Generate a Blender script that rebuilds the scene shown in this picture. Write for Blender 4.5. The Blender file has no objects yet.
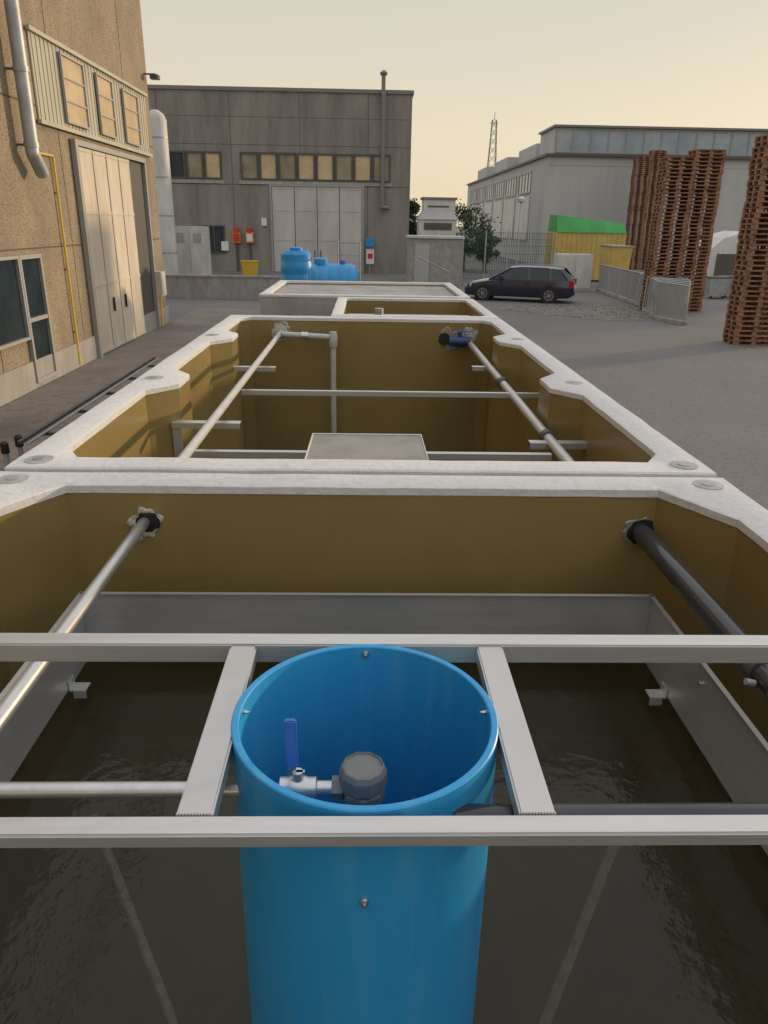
import bpy, bmesh, math, random
from mathutils import Vector, Matrix
random.seed(7)
R=math.radians
scn=bpy.context.scene
COL=scn.collection
# ------------------------------------------------------------------ camera
H=3.31
PITCH,YAW,ROLL,F=21.3,1.59,1.0,740.0
CM=Matrix.Rotation(R(-YAW),3,'Z')@Matrix.Rotation(R(90-PITCH),3,'X')@Matrix.Rotation(R(ROLL),3,'Z')
CP=Vector((0,0,H))
def ray(px,py): return CM@Vector(((px-384)/F,-(py-512)/F,-1))
def PZ(px,py,z=0):
    d=ray(px,py); return CP+d*((z-H)/d.z)
def PY(px,py,y):
    d=ray(px,py); return CP+d*(y/d.y)
def PX(px,py,x):
    d=ray(px,py); return CP+d*(x/d.x)
cd=bpy.data.cameras.new('camera'); cam=bpy.data.objects.new('camera',cd); COL.objects.link(cam)
cam.matrix_world=Matrix.Translation(CP)@CM.to_4x4()
cd.sensor_fit='VERTICAL'; cd.sensor_height=36; cd.lens=36*F/1024; cd.clip_start=.05; cd.clip_end=3000
scn.camera=cam
# ------------------------------------------------------------------ materials
MATS={}
def mat(name,c,rough=.7,metal=0,c2=None,scale=4,stretch=(1,1,1),bump=0,bscale=60,detail=6,lo=.35,hi=.65,spec=.5,c3=None,s3=40,a3=.5,voro=0,coat=0,st3=(1,1,1),rvar=0):
    m=bpy.data.materials.new(name); m.use_nodes=True; nt=m.node_tree; N=nt.nodes; L=nt.links
    b=N['Principled BSDF']; b.inputs['Roughness'].default_value=rough; b.inputs['Metallic'].default_value=metal
    b.inputs['Specular IOR Level'].default_value=spec
    if coat: b.inputs['Coat Weight'].default_value=coat; b.inputs['Coat Roughness'].default_value=.05
    b.inputs['Base Color'].default_value=(*c,1)
    tc=N.new('ShaderNodeNewGeometry'); mp=N.new('ShaderNodeMapping'); mp.inputs['Scale'].default_value=stretch
    L.new(tc.outputs['Position'],mp.inputs['Vector'])
    out=None
    if c2:
        n=N.new('ShaderNodeTexNoise'); n.inputs['Scale'].default_value=scale; n.inputs['Detail'].default_value=detail; n.inputs['Roughness'].default_value=.62
        L.new(mp.outputs[0],n.inputs['Vector'])
        r=N.new('ShaderNodeValToRGB'); r.color_ramp.elements[0].position=lo; r.color_ramp.elements[1].position=hi
        r.color_ramp.elements[0].color=(*c,1); r.color_ramp.elements[1].color=(*c2,1)
        L.new(n.outputs['Fac'],r.inputs['Fac']); out=r.outputs['Color']
        if rvar:
            mr=N.new('ShaderNodeMapRange'); mr.inputs['From Min'].default_value=.3; mr.inputs['From Max'].default_value=.7
            mr.inputs['To Min'].default_value=rough-rvar; mr.inputs['To Max'].default_value=rough+rvar
            L.new(n.outputs['Fac'],mr.inputs['Value']); L.new(mr.outputs[0],b.inputs['Roughness'])
    if c3:
        mp3=N.new('ShaderNodeMapping'); mp3.inputs['Scale'].default_value=st3; L.new(tc.outputs['Position'],mp3.inputs['Vector'])
        n=N.new('ShaderNodeTexNoise'); n.inputs['Scale'].default_value=s3; n.inputs['Detail'].default_value=4
        L.new(mp3.outputs[0],n.inputs['Vector'])
        r=N.new('ShaderNodeValToRGB'); r.color_ramp.elements[0].position=.5; r.color_ramp.elements[1].position=.68
        r.color_ramp.elements[0].color=(0,0,0,1); r.color_ramp.elements[1].color=(a3,a3,a3,1)
        L.new(n.outputs['Fac'],r.inputs['Fac'])
        mx=N.new('ShaderNodeMixRGB'); mx.inputs['Color2'].default_value=(*c3,1)
        L.new(r.outputs['Color'],mx.inputs['Fac'])
        if out: L.new(out,mx.inputs['Color1'])
        else: mx.inputs['Color1'].default_value=(*c,1)
        out=mx.outputs['Color']
    if out: L.new(out,b.inputs['Base Color'])
    if bump:
        bp=N.new('ShaderNodeBump'); bp.inputs['Strength'].default_value=bump; bp.inputs['Distance'].default_value=.02
        if voro:
            n=N.new('ShaderNodeTexVoronoi'); n.inputs['Scale'].default_value=bscale; L.new(tc.outputs['Position'],n.inputs['Vector']); L.new(n.outputs['Distance'],bp.inputs['Height'])
        else:
            n=N.new('ShaderNodeTexNoise'); n.inputs['Scale'].default_value=bscale; n.inputs['Detail'].default_value=5; L.new(tc.outputs['Position'],n.inputs['Vector']); L.new(n.outputs['Fac'],bp.inputs['Height'])
        L.new(bp.outputs[0],b.inputs['Normal'])
    MATS[name]=m; return m
mat('rim',(.67,.665,.66),.75,c2=(.60,.595,.59),scale=3.5,bump=.18,bscale=55,lo=.35,hi=.8,c3=(.47,.46,.43),s3=30,a3=.35)
mat('tank_concrete',(.40,.39,.38),.85,c2=(.28,.27,.26),scale=3,stretch=(1,1,.3),bump=.4,bscale=40)
mat('lining',(.275,.205,.078),.30,c2=(.235,.172,.064),scale=1.2,bump=.03,bscale=4,lo=.3,hi=.75,c3=(.19,.14,.055),s3=2.2,a3=.4,rvar=.07)
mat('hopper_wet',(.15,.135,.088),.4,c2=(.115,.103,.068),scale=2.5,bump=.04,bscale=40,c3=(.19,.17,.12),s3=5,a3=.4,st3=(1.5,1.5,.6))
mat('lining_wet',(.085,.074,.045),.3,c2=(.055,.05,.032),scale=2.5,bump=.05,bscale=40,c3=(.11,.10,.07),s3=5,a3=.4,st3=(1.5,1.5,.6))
mat('seam',(.58,.56,.50),.5,c2=(.38,.36,.31),scale=20,bump=.3,bscale=50)
mat('mortar',(.56,.55,.52),.9,c2=(.26,.22,.13),scale=26,bump=.8,bscale=60,lo=.45,hi=.62)
mat('anchor_cement',(.46,.46,.45),.85,c2=(.35,.35,.34),scale=25,bump=.3,bscale=70)
mat('steel',(.60,.605,.61),.33,.75,c2=(.53,.535,.54),scale=10,stretch=(6,1,6),bump=.02,bscale=120)
mat('steel_matt',(.62,.62,.62),.40,.62,c2=(.54,.54,.54),scale=14,stretch=(.4,5,5),bump=.02,bscale=90,lo=.3,hi=.75)
mat('steel_plate',(.58,.58,.575),.34,.6,c2=(.49,.49,.485),scale=9,stretch=(.3,.3,6),lo=.3,hi=.75,c3=(.40,.39,.37),s3=3,a3=.35)
mat('sheet_brown',(.36,.325,.285),.42,.35,c2=(.28,.25,.22),scale=4,c3=(.2,.17,.14),s3=9,a3=.4)
mat('galv',(.42,.44,.46),.5,.4,c2=(.32,.34,.36),scale=3)
mat('dark_metal',(.10,.10,.10),.5,.3,c2=(.07,.07,.07),scale=6)
mat('blue_pipe',(.022,.295,.64),.40,c2=(.035,.325,.66),scale=3,stretch=(1,1,.4),bump=.03,bscale=20,c3=(.10,.37,.62),s3=9,a3=.35,st3=(3,3,.3),spec=.4)
mat('blue_tank',(.015,.25,.60),.4,c2=(.03,.29,.62),scale=2)
mat('blue_handle',(.05,.15,.52),.35)
mat('pvc_grey',(.17,.18,.19),.4,c2=(.14,.15,.16),scale=20,bump=.04)
mat('pvc_light',(.55,.55,.54),.4,c2=(.45,.45,.44),scale=14)
mat('black_pvc',(.03,.033,.04),.14,c2=(.045,.046,.052),scale=10)
mat('black',(.012,.012,.013),.6)
mat('sheen_yellow',(.55,.38,.15),.35,.9)  # yellowish sheen inside the blue pipe, put in as a colour
mat('chrome',(.62,.62,.61),.24,.9)
mat('valve_blue',(.02,.05,.16),.4)
mat('asphalt',(.138,.131,.128),.88,c2=(.172,.163,.157),scale=.25,bump=.8,bscale=24,c3=(.085,.081,.08),s3=9,a3=.45,detail=14,lo=.35,hi=.68)
mat('gravel',(.24,.225,.20),.95,c2=(.13,.12,.105),scale=2.6,bump=1,bscale=18,c3=(.06,.055,.05),s3=9,a3=.85,detail=12)
mat('pavement',(.235,.198,.172),.9,c2=(.165,.14,.125),scale=.7,bump=.5,bscale=22,c3=(.105,.09,.08),s3=5,a3=.5,detail=14)
mat('kerb_stone',(.36,.35,.33),.9,c2=(.25,.24,.22),scale=3,bump=.4)
mat('facade_warm',(.375,.30,.205),.9,c2=(.275,.22,.155),scale=1.2,stretch=(1,1,.5),bump=.8,bscale=30,voro=1,c3=(.13,.105,.08),s3=30,a3=.85,detail=12)
mat('facade_grey',(.29,.268,.243),.9,c2=(.17,.157,.144),scale=.9,stretch=(1.4,1,.28),bump=.6,bscale=22,voro=1,c3=(.13,.12,.11),s3=22,a3=.65,lo=.38,hi=.7,detail=12)
mat('plinth',(.38,.36,.33),.9,c2=(.28,.265,.245),scale=2,stretch=(1,1,.4),bump=.3)
mat('joint',(.10,.09,.08),.95)
mat('coping',(.19,.18,.18),.5,.3)
mat('panel_green',(.48,.455,.36),.55,c2=(.40,.38,.30),scale=2,stretch=(1,1,.3))
mat('window_warm',(.60,.46,.27),.35,c2=(.46,.34,.20),scale=1.3)
mat('window_smoke',(.20,.17,.13),.2,c2=(.34,.29,.22),scale=.8)
mat('glass_dark',(.02,.03,.04),.06,c2=(.05,.06,.07),scale=1)
mat('glass_teal',(.012,.02,.025),.22,c2=(.03,.045,.05),scale=1.2,spec=.25)
mat('door_cream',(.66,.59,.48),.6,c2=(.55,.48,.39),scale=1.2,stretch=(1,1,.4),c3=(.42,.36,.30),s3=3,a3=.4,st3=(2,2,.4))
mat('door_white',(.56,.53,.51),.6,c2=(.45,.425,.41),scale=.9,stretch=(1,1,.4))
mat('frame_alu',(.33,.33,.32),.5,.3)
mat('frame_dark',(.08,.075,.07),.5)
mat('white_paint',(.60,.60,.58),.55,c2=(.45,.45,.43),scale=1.4,stretch=(1,1,.4))
mat('grey_sheet',(.43,.435,.44),.6,c2=(.35,.355,.36),scale=.3,stretch=(1,1,.4),detail=8)
mat('grey_wall',(.46,.46,.455),.8,c2=(.39,.39,.385),scale=.22,stretch=(1,1,.3),detail=9,bump=.1,bscale=6,c3=(.31,.31,.30),s3=.5,a3=.45,st3=(3,3,.3))
mat('skylight',(.20,.27,.34),.18,c2=(.34,.38,.42),scale=.5)
mat('yellow',(.60,.43,.13),.55,c2=(.48,.34,.10),scale=1.3)
mat('gas_yellow',(.66,.46,.04),.5)
mat('green_tarp',(.035,.29,.07),.5,c2=(.06,.37,.10),scale=1.2)
mat('red',(.5,.04,.02),.5)
mat('orange',(.65,.18,.03),.5)
mat('sign_white',(.7,.7,.7),.5)
mat('wood',(.235,.105,.06),.85,c2=(.33,.185,.115),scale=2.4,c3=(.10,.05,.033),s3=5,a3=.8,lo=.3,hi=.7)
mat('car_paint',(.008,.014,.038),.2,coat=1)
mat('car_glass',(.015,.02,.025),.05)
mat('rubber',(.018,.018,.018),.85)
mat('alloy',(.35,.35,.37),.35,.7)
mat('lamp_clear',(.6,.6,.62),.12)
mat('lamp_red',(.35,.01,.01),.2)
mat('plate',(.65,.65,.62),.5)
mat('bark',(.08,.06,.045),.9)
mat('leaf_dark',(.025,.04,.018),.8,c2=(.05,.07,.028),scale=3)
mat('fence_green',(.04,.10,.07),.6)
mat('pylon_steel',(.25,.26,.28),.6,.3)
# murky water
m=bpy.data.materials.new('murky_water'); m.use_nodes=True; nt=m.node_tree; N=nt.nodes; L=nt.links
for n_ in list(N): N.remove(n_)
o_=N.new('ShaderNodeOutputMaterial'); mixs=N.new('ShaderNodeMixShader'); tr=N.new('ShaderNodeBsdfTransparent'); tr.inputs[0].default_value=(.78,.76,.66,1)
df_=N.new('ShaderNodeBsdfDiffuse'); df_.inputs[0].default_value=(.06,.055,.034,1)
m1=N.new('ShaderNodeMixShader'); m1.inputs[0].default_value=.28; L.new(tr.outputs[0],m1.inputs[1]); L.new(df_.outputs[0],m1.inputs[2])
gl=N.new('ShaderNodeBsdfGlossy'); gl.inputs['Roughness'].default_value=.07; gl.inputs['Color'].default_value=(.85,.85,.85,1); fr0=N.new('ShaderNodeFresnel'); fr0.inputs[0].default_value=1.33
nz=N.new('ShaderNodeTexNoise'); nz.inputs['Scale'].default_value=26; nz.inputs['Detail'].default_value=4; ge=N.new('ShaderNodeNewGeometry'); L.new(ge.outputs['Position'],nz.inputs['Vector'])
bm_=N.new('ShaderNodeBump'); bm_.inputs['Strength'].default_value=.35; bm_.inputs['Distance'].default_value=.01; L.new(nz.outputs['Fac'],bm_.inputs['Height']); L.new(bm_.outputs[0],gl.inputs['Normal']); L.new(bm_.outputs[0],fr0.inputs['Normal'])
L.new(fr0.outputs[0],mixs.inputs[0]); L.new(m1.outputs[0],mixs.inputs[1]); L.new(gl.outputs[0],mixs.inputs[2]); L.new(mixs.outputs[0],o_.inputs[0])
MATS['murky_water']=m
M=MATS
# ------------------------------------------------------------------ mesh builder
class MB:
    def __init__(s): s.v=[]; s.f=[]
    def add(s,vs,fs):
        n=len(s.v); s.v+= [Vector(v) for v in vs]; s.f+=[tuple(i+n for i in f) for f in fs]; return s
    def box(s,a,b,mtx=None):
        x0,y0,z0=a; x1,y1,z1=b
        if x0>x1:x0,x1=x1,x0
        if y0>y1:y0,y1=y1,y0
        if z0>z1:z0,z1=z1,z0
        vs=[Vector(p) for p in((x0,y0,z0),(x1,y0,z0),(x1,y1,z0),(x0,y1,z0),(x0,y0,z1),(x1,y0,z1),(x1,y1,z1),(x0,y1,z1))]
        if mtx: vs=[mtx@v for v in vs]
        return s.add(vs,[(0,3,2,1),(4,5,6,7),(0,1,5,4),(1,2,6,5),(2,3,7,6),(3,0,4,7)])
    def cyl(s,p0,p1,r,n=16,r2=None,cap=True):
        p0=Vector(p0);p1=Vector(p1); r2=r if r2 is None else r2
        d=(p1-p0).normalized(); a=d.orthogonal().normalized(); b=d.cross(a)
        vs=[]
        for p,rr in((p0,r),(p1,r2)):
            for i in range(n):
                t=2*math.pi*i/n; vs.append(p+(a*math.cos(t)+b*math.sin(t))*rr)
        fs=[(i,(i+1)%n,n+(i+1)%n,n+i) for i in range(n)]
        if cap: fs+= [tuple(range(n-1,-1,-1)),tuple(range(n,2*n))]
        return s.add(vs,fs)
    def tube(s,p0,p1,ro,ri,n=48,lip=0):
        p0=Vector(p0);p1=Vector(p1); d=(p1-p0).normalized(); a=d.orthogonal().normalized(); b=d.cross(a)
        prof=[(ro,p0),(ro,p1-d*lip),(ro-lip,p1),(ri+lip,p1),(ri,p1-d*lip),(ri,p0)]
        vs=[]
        for rr,p in prof:
            for i in range(n):
                t=2*math.pi*i/n; vs.append(p+(a*math.cos(t)+b*math.sin(t))*rr)
        fs=[]
        K=len(prof)
        for k in range(K):
            k2=(k+1)%K
            for i in range(n):
                j=(i+1)%n; fs.append((k*n+i,k*n+j,k2*n+j,k2*n+i))
        return s.add(vs,fs)
    def lathe(s,c,prof,n=32,axis='Z'):
        c=Vector(c); vs=[]
        for r,z in prof:
            for i in range(n):
                t=2*math.pi*i/n
                v=Vector((math.cos(t)*r,math.sin(t)*r,z))
                if axis=='X': v=Vector((v.z,v.x,v.y))
                if axis=='Y': v=Vector((v.x,v.z,v.y))
                vs.append(c+v)
        fs=[]
        for k in range(len(prof)-1):
            for i in range(n):
                j=(i+1)%n; fs.append((k*n+i,k*n+j,(k+1)*n+j,(k+1)*n+i))
        fs.append(tuple(range(n-1,-1,-1))); fs.append(tuple((len(prof)-1)*n+i for i in range(n)))
        return s.add(vs,fs)
    def path(s,pts,r,n=12):
        for a,b in zip(pts,pts[1:]): s.cyl(a,b,r,n)
        for p in pts[1:-1]:
            s.lathe(p,[(r*math.sin(t),-r*math.cos(t)) for t in (R(15),R(45),R(75),R(105),R(135),R(165))],n)
        return s
    def loft(s,rings,cap=True,closed=True):
        n=len(rings[0]); vs=[p for r in rings for p in r]; fs=[]
        for k in range(len(rings)-1):
            for i in range(n if closed else n-1):
                j=(i+1)%n; fs.append((k*n+i,k*n+j,(k+1)*n+j,(k+1)*n+i))
        if cap: fs.append(tuple(range(n-1,-1,-1))); fs.append(tuple((len(rings)-1)*n+i for i in range(n)))
        return s.add(vs,fs)
    def build(s,name,m,parent=None,smooth=False,bevel=0,label=None):
        off=Vector((0,0,0)); p=parent
        while p: off+=p.location; p=p.parent
        me=bpy.data.meshes.new(name); me.from_pydata([v-off for v in s.v],[],s.f); me.validate(); me.update()
        bm=bmesh.new(); bm.from_mesh(me); bmesh.ops.recalc_face_normals(bm,faces=bm.faces)
        if bevel: bmesh.ops.bevel(bm,geom=list(bm.edges),offset=bevel,segments=2,affect='EDGES')
        bm.to_mesh(me); bm.free()
        me.materials.append(M[m] if isinstance(m,str) else m)
        o=bpy.data.objects.new(name,me); COL.objects.link(o)
        if parent: o.parent=parent
        if smooth:
            for f in me.polygons: f.use_smooth=True
            try: me.set_sharp_from_angle(angle=R(35))
            except Exception: pass
        if label: o['label']=label
        return o
def thing(name,label,cat,loc=(0,0,0),group=None):
    o=bpy.data.objects.new(name,None); COL.objects.link(o); o.location=Vector(loc); o.empty_display_size=.1
    o['label']=label; o['category']=cat
    if group: o['group']=group
    return o
def tag(o,label,cat,group=None):
    o['label']=label; o['category']=cat
    if group: o['group']=group
    return o
def struct(o): o['kind']='structure'; return o
class Fr:
    def __init__(s,o,u,n): s.o=Vector(o); s.u=Vector(u); s.n=Vector(n)
    def box(s,mb,u0,u1,n0,n1,z0,z1):
        a=s.o+s.u*u0+s.n*n0; b=s.o+s.u*u1+s.n*n1
        return mb.box((a.x,a.y,z0),(b.x,b.y,z1))
def window(fr,u0,u1,z0,z1,parent,pm,fm,cols=1,rows=1,name='window',t=.06,dep=.09):
    f=MB()
    fr.box(f,u0,u1,.003,dep,z0,z0+t); fr.box(f,u0,u1,.003,dep,z1-t,z1)
    fr.box(f,u0,u0+t,.004,dep-.002,z0+t,z1-t); fr.box(f,u1-t,u1,.004,dep-.002,z0+t,z1-t)
    for i in range(1,cols):
        u=u0+(u1-u0)*i/cols; fr.box(f,u-t/2,u+t/2,.005,dep-.01,z0+t,z1-t)
    for i in range(1,rows):
        z=z0+(z1-z0)*i/rows; fr.box(f,u0+t,u1-t,.006,dep-.014,z-t/2,z+t/2)
    o=f.build(name,fm,parent)
    p=MB(); fr.box(p,u0+t*.5,u1-t*.5,.002,.02,z0+t*.5,z1-t*.5); p.build('pane',pm,o)
    return o
def blob(cx,cy,rx,ry,z,n=64,ang=0,seed=0):
    rr=random.Random(seed); ph=[rr.uniform(0,6.28) for _ in range(4)]; pts=[]
    for i in range(n):
        t=2*math.pi*i/n; k=1+.2*math.sin(3*t+ph[0])+.1*math.sin(7*t+ph[1])+.06*math.sin(13*t+ph[2])+rr.uniform(-.06,.06)
        x=math.cos(t)*rx*k; y=math.sin(t)*ry*k
        pts.append((cx+x*math.cos(ang)-y*math.sin(ang),cy+x*math.sin(ang)+y*math.cos(ang),z))
    return MB().add(pts,[tuple(range(n))])
# ------------------------------------------------------------------ ground
g=MB()
xs=[-900,-300,-100,-40,-20,-10,-5,0,5,10,15,20,30,45,70,120,300,900]; ys=[-300,-60,-10,0,10,20,30,40,50,60,80,120,250,600,1600]
vs=[(x,y,0) for y in ys for x in xs]; nx=len(xs)
fs=[(j*nx+i,j*nx+i+1,(j+1)*nx+i+1,(j+1)*nx+i) for j in range(len(ys)-1) for i in range(nx-1)]
g.add(vs,fs); struct(g.build('ground','asphalt'))
LX=PZ(168,322,0).x
CY=55.0
g=MB(); g.add([(LX+.1,-6,.004),(-2.1,-6,.004),(-2.1,31,.004),(LX+.1,31,.004)],[(0,1,2,3)]); struct(g.build('pavement','pavement'))
c=PZ(590,311,0); struct(blob(c.x,c.y,3.6,2.6,.008,seed=2).build('gravel_patch','gravel'))
rs=random.Random(4); g=MB()
for i in range(420):
    a=rs.uniform(0,6.28); q=math.sqrt(rs.random()); x=c.x+math.cos(a)*3.6*q; y=c.y+math.sin(a)*2.7*q; s=rs.uniform(.02,.06)
    g.add([(x-s,y,0.006),(x,y-s,.006),(x+s,y,.006),(x,y+s,.006),(x+rs.uniform(-.3,.3)*s,y,s*rs.uniform(.7,1.3)+.006)],[(0,1,4),(1,2,4),(2,3,4),(3,0,4)])
o=g.build('loose_stones','gravel'); o['kind']='stuff'; o['label']='loose stones and rubble scattered on the gravel by the black car'; o['category']='stones'
# ------------------------------------------------------------------ tanks
TZ=2.5
def resample(pairs,step=.12,jit=.002):
    out=[]; n=len(pairs)
    for i in range(n):
        (a,A),(b,B)=pairs[i],pairs[(i+1)%n]
        a=Vector(a);b=Vector(b);A=Vector(A);B=Vector(B)
        k=max(1,int(max((b-a).length,(B-A).length)/step))
        for j in range(k):
            t=j/k; q=a.lerp(b,t)+Vector((random.uniform(-jit,jit),random.uniform(-jit,jit))); Q=A.lerp(B,t)
            if j: Q=Q+Vector((random.uniform(-jit,jit),random.uniform(-jit,jit)))
            out.append((q,Q))
    return out
def tank(x0,x1,y0,y1,label,bumps=(),w=.12,ch=(.13,.25),chn=None,ztop=TZ,zf=.15,anchors=(),floor_mat='lining_wet',bump_w=.13):
    t=thing('concrete_tank',label,'tank',((x0+x1)/2,(y0+y1)/2,0))
    ix0,ix1,iy0,iy1=x0+w,x1-w,y0+w,y1-w
    cx,cy=ch; nxc,nyc=chn or ch
    P=[]
    P+= [((ix0+nxc,iy0),(ix0+nxc,y0)),((ix1-nxc,iy0),(ix1-nxc,y0)),((ix1-nxc/2,iy0+nyc/2),(x1,y0)),((ix1,iy0+nyc),(x1,iy0+nyc))]
    for b in bumps:
        P+=[((ix1,b-.3),(x1,b-.3)),((ix1-bump_w,b-.13),(x1,b-.13)),((ix1-bump_w,b+.13),(x1,b+.13)),((ix1,b+.3),(x1,b+.3))]
    P+= [((ix1,iy1-cy),(x1,iy1-cy)),((ix1-cx/2,iy1-cy/2),(x1,y1)),((ix1-cx,iy1),(ix1-cx,y1)),((ix0+cx,iy1),(ix0+cx,y1)),((ix0+cx/2,iy1-cy/2),(x0,y1)),((ix0,iy1-cy),(x0,iy1-cy))]
    for b in reversed(bumps):
        P+=[((ix0,b+.3),(x0,b+.3)),((ix0+bump_w,b+.13),(x0,b+.13)),((ix0+bump_w,b-.13),(x0,b-.13)),((ix0,b-.3),(x0,b-.3))]
    P+= [((ix0,iy0+nyc),(x0,iy0+nyc)),((ix0+nxc/2,iy0+nyc/2),(x0,y0))]
    base=P; Q=resample(P); n=len(Q)
    m=MB(); zt,zb=ztop,ztop-.03
    def grow(Qo,d): return Vector((Qo.x+(d if Qo.x>(x0+x1)/2 else -d)*(1 if abs(Qo.x-x0)<.02 or abs(Qo.x-x1)<.02 else 0),Qo.y+(d if Qo.y>(y0+y1)/2 else -d)*(1 if abs(Qo.y-y0)<.02 or abs(Qo.y-y1)<.02 else 0)))
    vs=[]
    for q,Qo in Q:
        z=zt+random.uniform(-.001,.001); G=grow(Qo,.006); d=(Qo-q).normalized()
        vs+= [(q.x-d.x*.003,q.y-d.y*.003,zb),(q.x-d.x*.003,q.y-d.y*.003,z-.005),(q.x+d.x*.005,q.y+d.y*.005,z),(G.x-d.x*.006,G.y-d.y*.006,z),(G.x,G.y,z-.006),(G.x,G.y,zb)]
    fs=[]
    for i in range(n):
        j=(i+1)%n
        for k in range(5): fs.append((i*6+k,i*6+k+1,j*6+k+1,j*6+k))
        fs.append((i*6+5,i*6,j*6,j*6+5))
    m.add(vs,fs); m.build('rim','rim',t,smooth=True)
    m=MB(); n=len(base)
    vs=[]
    for q,Qo in base: vs+= [(q[0],q[1],zb-.001),(q[0],q[1],zf)]
    fs=[(2*i,2*i+1,2*((i+1)%n)+1,2*((i+1)%n)) for i in range(n)]
    m.add(vs,fs); m.build('lining','lining',t)
    m=MB()
    m.add([(x0,y0,0),(x1,y0,0),(x1,y1,0),(x0,y1,0),(x0,y0,zb-.001),(x1,y0,zb-.001),(x1,y1,zb-.001),(x0,y1,zb-.001)],[(0,1,5,4),(1,2,6,5),(2,3,7,6),(3,0,4,7)])
    m.build('outer_wall','tank_concrete',t)
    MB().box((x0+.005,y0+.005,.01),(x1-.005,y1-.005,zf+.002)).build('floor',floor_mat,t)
    for (ax,ay) in anchors:
        m=MB(); m.lathe((ax,ay,ztop-.003),[(.052,0),(.050,.006),(.046,.0065)],24); a=m.build('anchor_plate','anchor_cement',t,smooth=True)
        MB().lathe((ax,ay,ztop),[(.022,.0),(.022,.006),(.016,.0065)],16).build('socket','galv',a)
    return t
YA1=2.43
tA=tank(-1.25,1.25,-2.4,YA1,'nearest open concrete tank holding the upright blue pipe',ch=(.15,.27),anchors=((-1.165,2.35),(1.165,2.35)))
YB0,YB1=2.49,7.07
tB=tank(-1.25,1.25,YB0,YB1,'long open concrete tank in the middle with pale pipes and a steel box inside',bumps=(4.08,5.75),ch=(.08,.12),chn=(.08,.12),
   anchors=((-1.16,4.08),(1.16,4.08),(-1.165,5.75),(1.165,5.75),(1.17,2.57),(-1.17,2.57)))
cl=PZ(335,306,TZ).x
tC=tank(cl,1.25,7.14,9.0,'small narrow open concrete tank behind the long middle tank',w=.1,ch=(.05,.05),ztop=TZ,zf=1.5)
D0=PZ(262,294,TZ); D1=PZ(370,281.5,TZ)
tD=tank(-1.28,1.25,D0.y,max(D1.y,D0.y+1.8),'farthest low concrete tank, filled almost to its rim with grey slab',w=.1,ch=(.04,.04),zf=TZ-.05,floor_mat='tank_concrete')
# hopper in tank A
hz=1.5; bz=.2; by0,by1=.75,1.25; bx=.25; X=1.128; Y0,Y1=-.3,YA1-.122
m=MB()
top=[(-X,Y0,hz),(X,Y0,hz),(X,Y1,hz),(-X,Y1,hz)]; bot=[(-bx,by0,bz),(bx,by0,bz),(bx,by1,bz),(-bx,by1,bz)]
m.add(top+bot,[(0,1,5,4),(1,2,6,5),(2,3,7,6),(3,0,4,7),(4,5,6,7)])
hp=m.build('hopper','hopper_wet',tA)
for i in (2,3):
    a=Vector(top[i]); b=Vector(bot[i]); mb=MB(); d=b-a
    K=24
    for k in range(4,K):
        p=a+d*(k/K); q=a+d*((k+1)/K); mb.cyl(p,q,.022+random.uniform(-.002,.002),6,cap=False)
    mb.build('seam_bead','seam',hp,smooth=True)
rimz=H-.70+.004
pa=PZ(365,646,rimz); pb=PZ(365,806,rimz); cyp=(pa.y+pb.y)/2
pcx=(PZ(231,722,rimz).x+PZ(499,724,rimz).x)/2
rp=(PZ(499,724,rimz).x-PZ(231,722,rimz).x)/2+.001
# wall penetrations -------------------------------------------------
def patch(c,n,r,parent,name='mortar_patch',m='mortar',thick=.004,jit=.12,seed=1):
    rr_=random.Random(seed); ph=[rr_.uniform(0,6.28) for _ in range(3)]
    mb=MB(); c=Vector(c); n=Vector(n); a=n.orthogonal().normalized(); b=n.cross(a); k=44; vs=[]
    for i in range(k):
        t=2*math.pi*i/k; rr=r*(1+jit*math.sin(2*t+ph[0])+jit*.7*math.sin(5*t+ph[1])+jit*.5*math.sin(9*t+ph[2])+rr_.uniform(-.05,.05)*min(1,jit*8)); vs.append(c+(a*math.cos(t)+b*math.sin(t))*rr)
    vs2=[v.lerp(c,.08)+n*thick for v in vs]
    mb.add(vs+vs2,[(i,(i+1)%k,k+(i+1)%k,k+i) for i in range(k)]+[tuple(k+i for i in range(k))])
    return mb.build(name,m,parent)
YI=YA1-.12
pl=PY(146,522,YI); pr=PY(640,531,YI)
patch((pl.x-.006,YI-.001,pl.z-.008),(0,-1,0),.056,tA,seed=4,jit=.17); patch((pr.x-.004,YI-.001,pr.z+.002),(0,-1,0),.052,tA,m='sheet_brown',seed=9,jit=.13)
patch((pl.x+.008,YI-.0052,pl.z+.002),(0,-1,0),.038,tA,name='hole',m='black',thick=.001,jit=.08,seed=12)
patch((pr.x,YI-.0052,pr.z),(0,-1,0),.045,tA,name='hole',m='black',thick=.001,jit=.07,seed=13)
def pipe(name,label,cat,p0,p1,r,m,group=None,coll=(),cm=None):
    t=thing(name,label,cat,p0,group)
    MB().cyl(p0,p1,r,32).build('tube',m,t,smooth=True)
    for f,rr,ln in coll:
        p=Vector(p0).lerp(Vector(p1),f); d=(Vector(p1)-Vector(p0)).normalized()
        MB().cyl(p-d*ln/2,p+d*ln/2,rr,24).build('coupling',cm or m,t,smooth=True)
    return t
pipe('steel_pipe','bare stainless pipe running forward from the left hole in the nearest tank','pipe',(pl.x-.004,YI-.007,pl.z+.001),(pl.x-.010,.2,pl.z-.01),.0185,'steel')
ycl=PX(757,684,pr.x).y; LP=YI-.012-.2
fcl_=(YI-.012-ycl)/LP
pp=pipe('dark_pipe','thick black plastic pipe running forward along the right side of the nearest tank','pipe',(pr.x,YI-.007,pr.z),(pr.x,.2,pr.z-.01),.033,'black_pvc',coll=((fcl_,.040,.05),(fcl_+.06,.043,.03)),cm='dark_metal')
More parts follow.
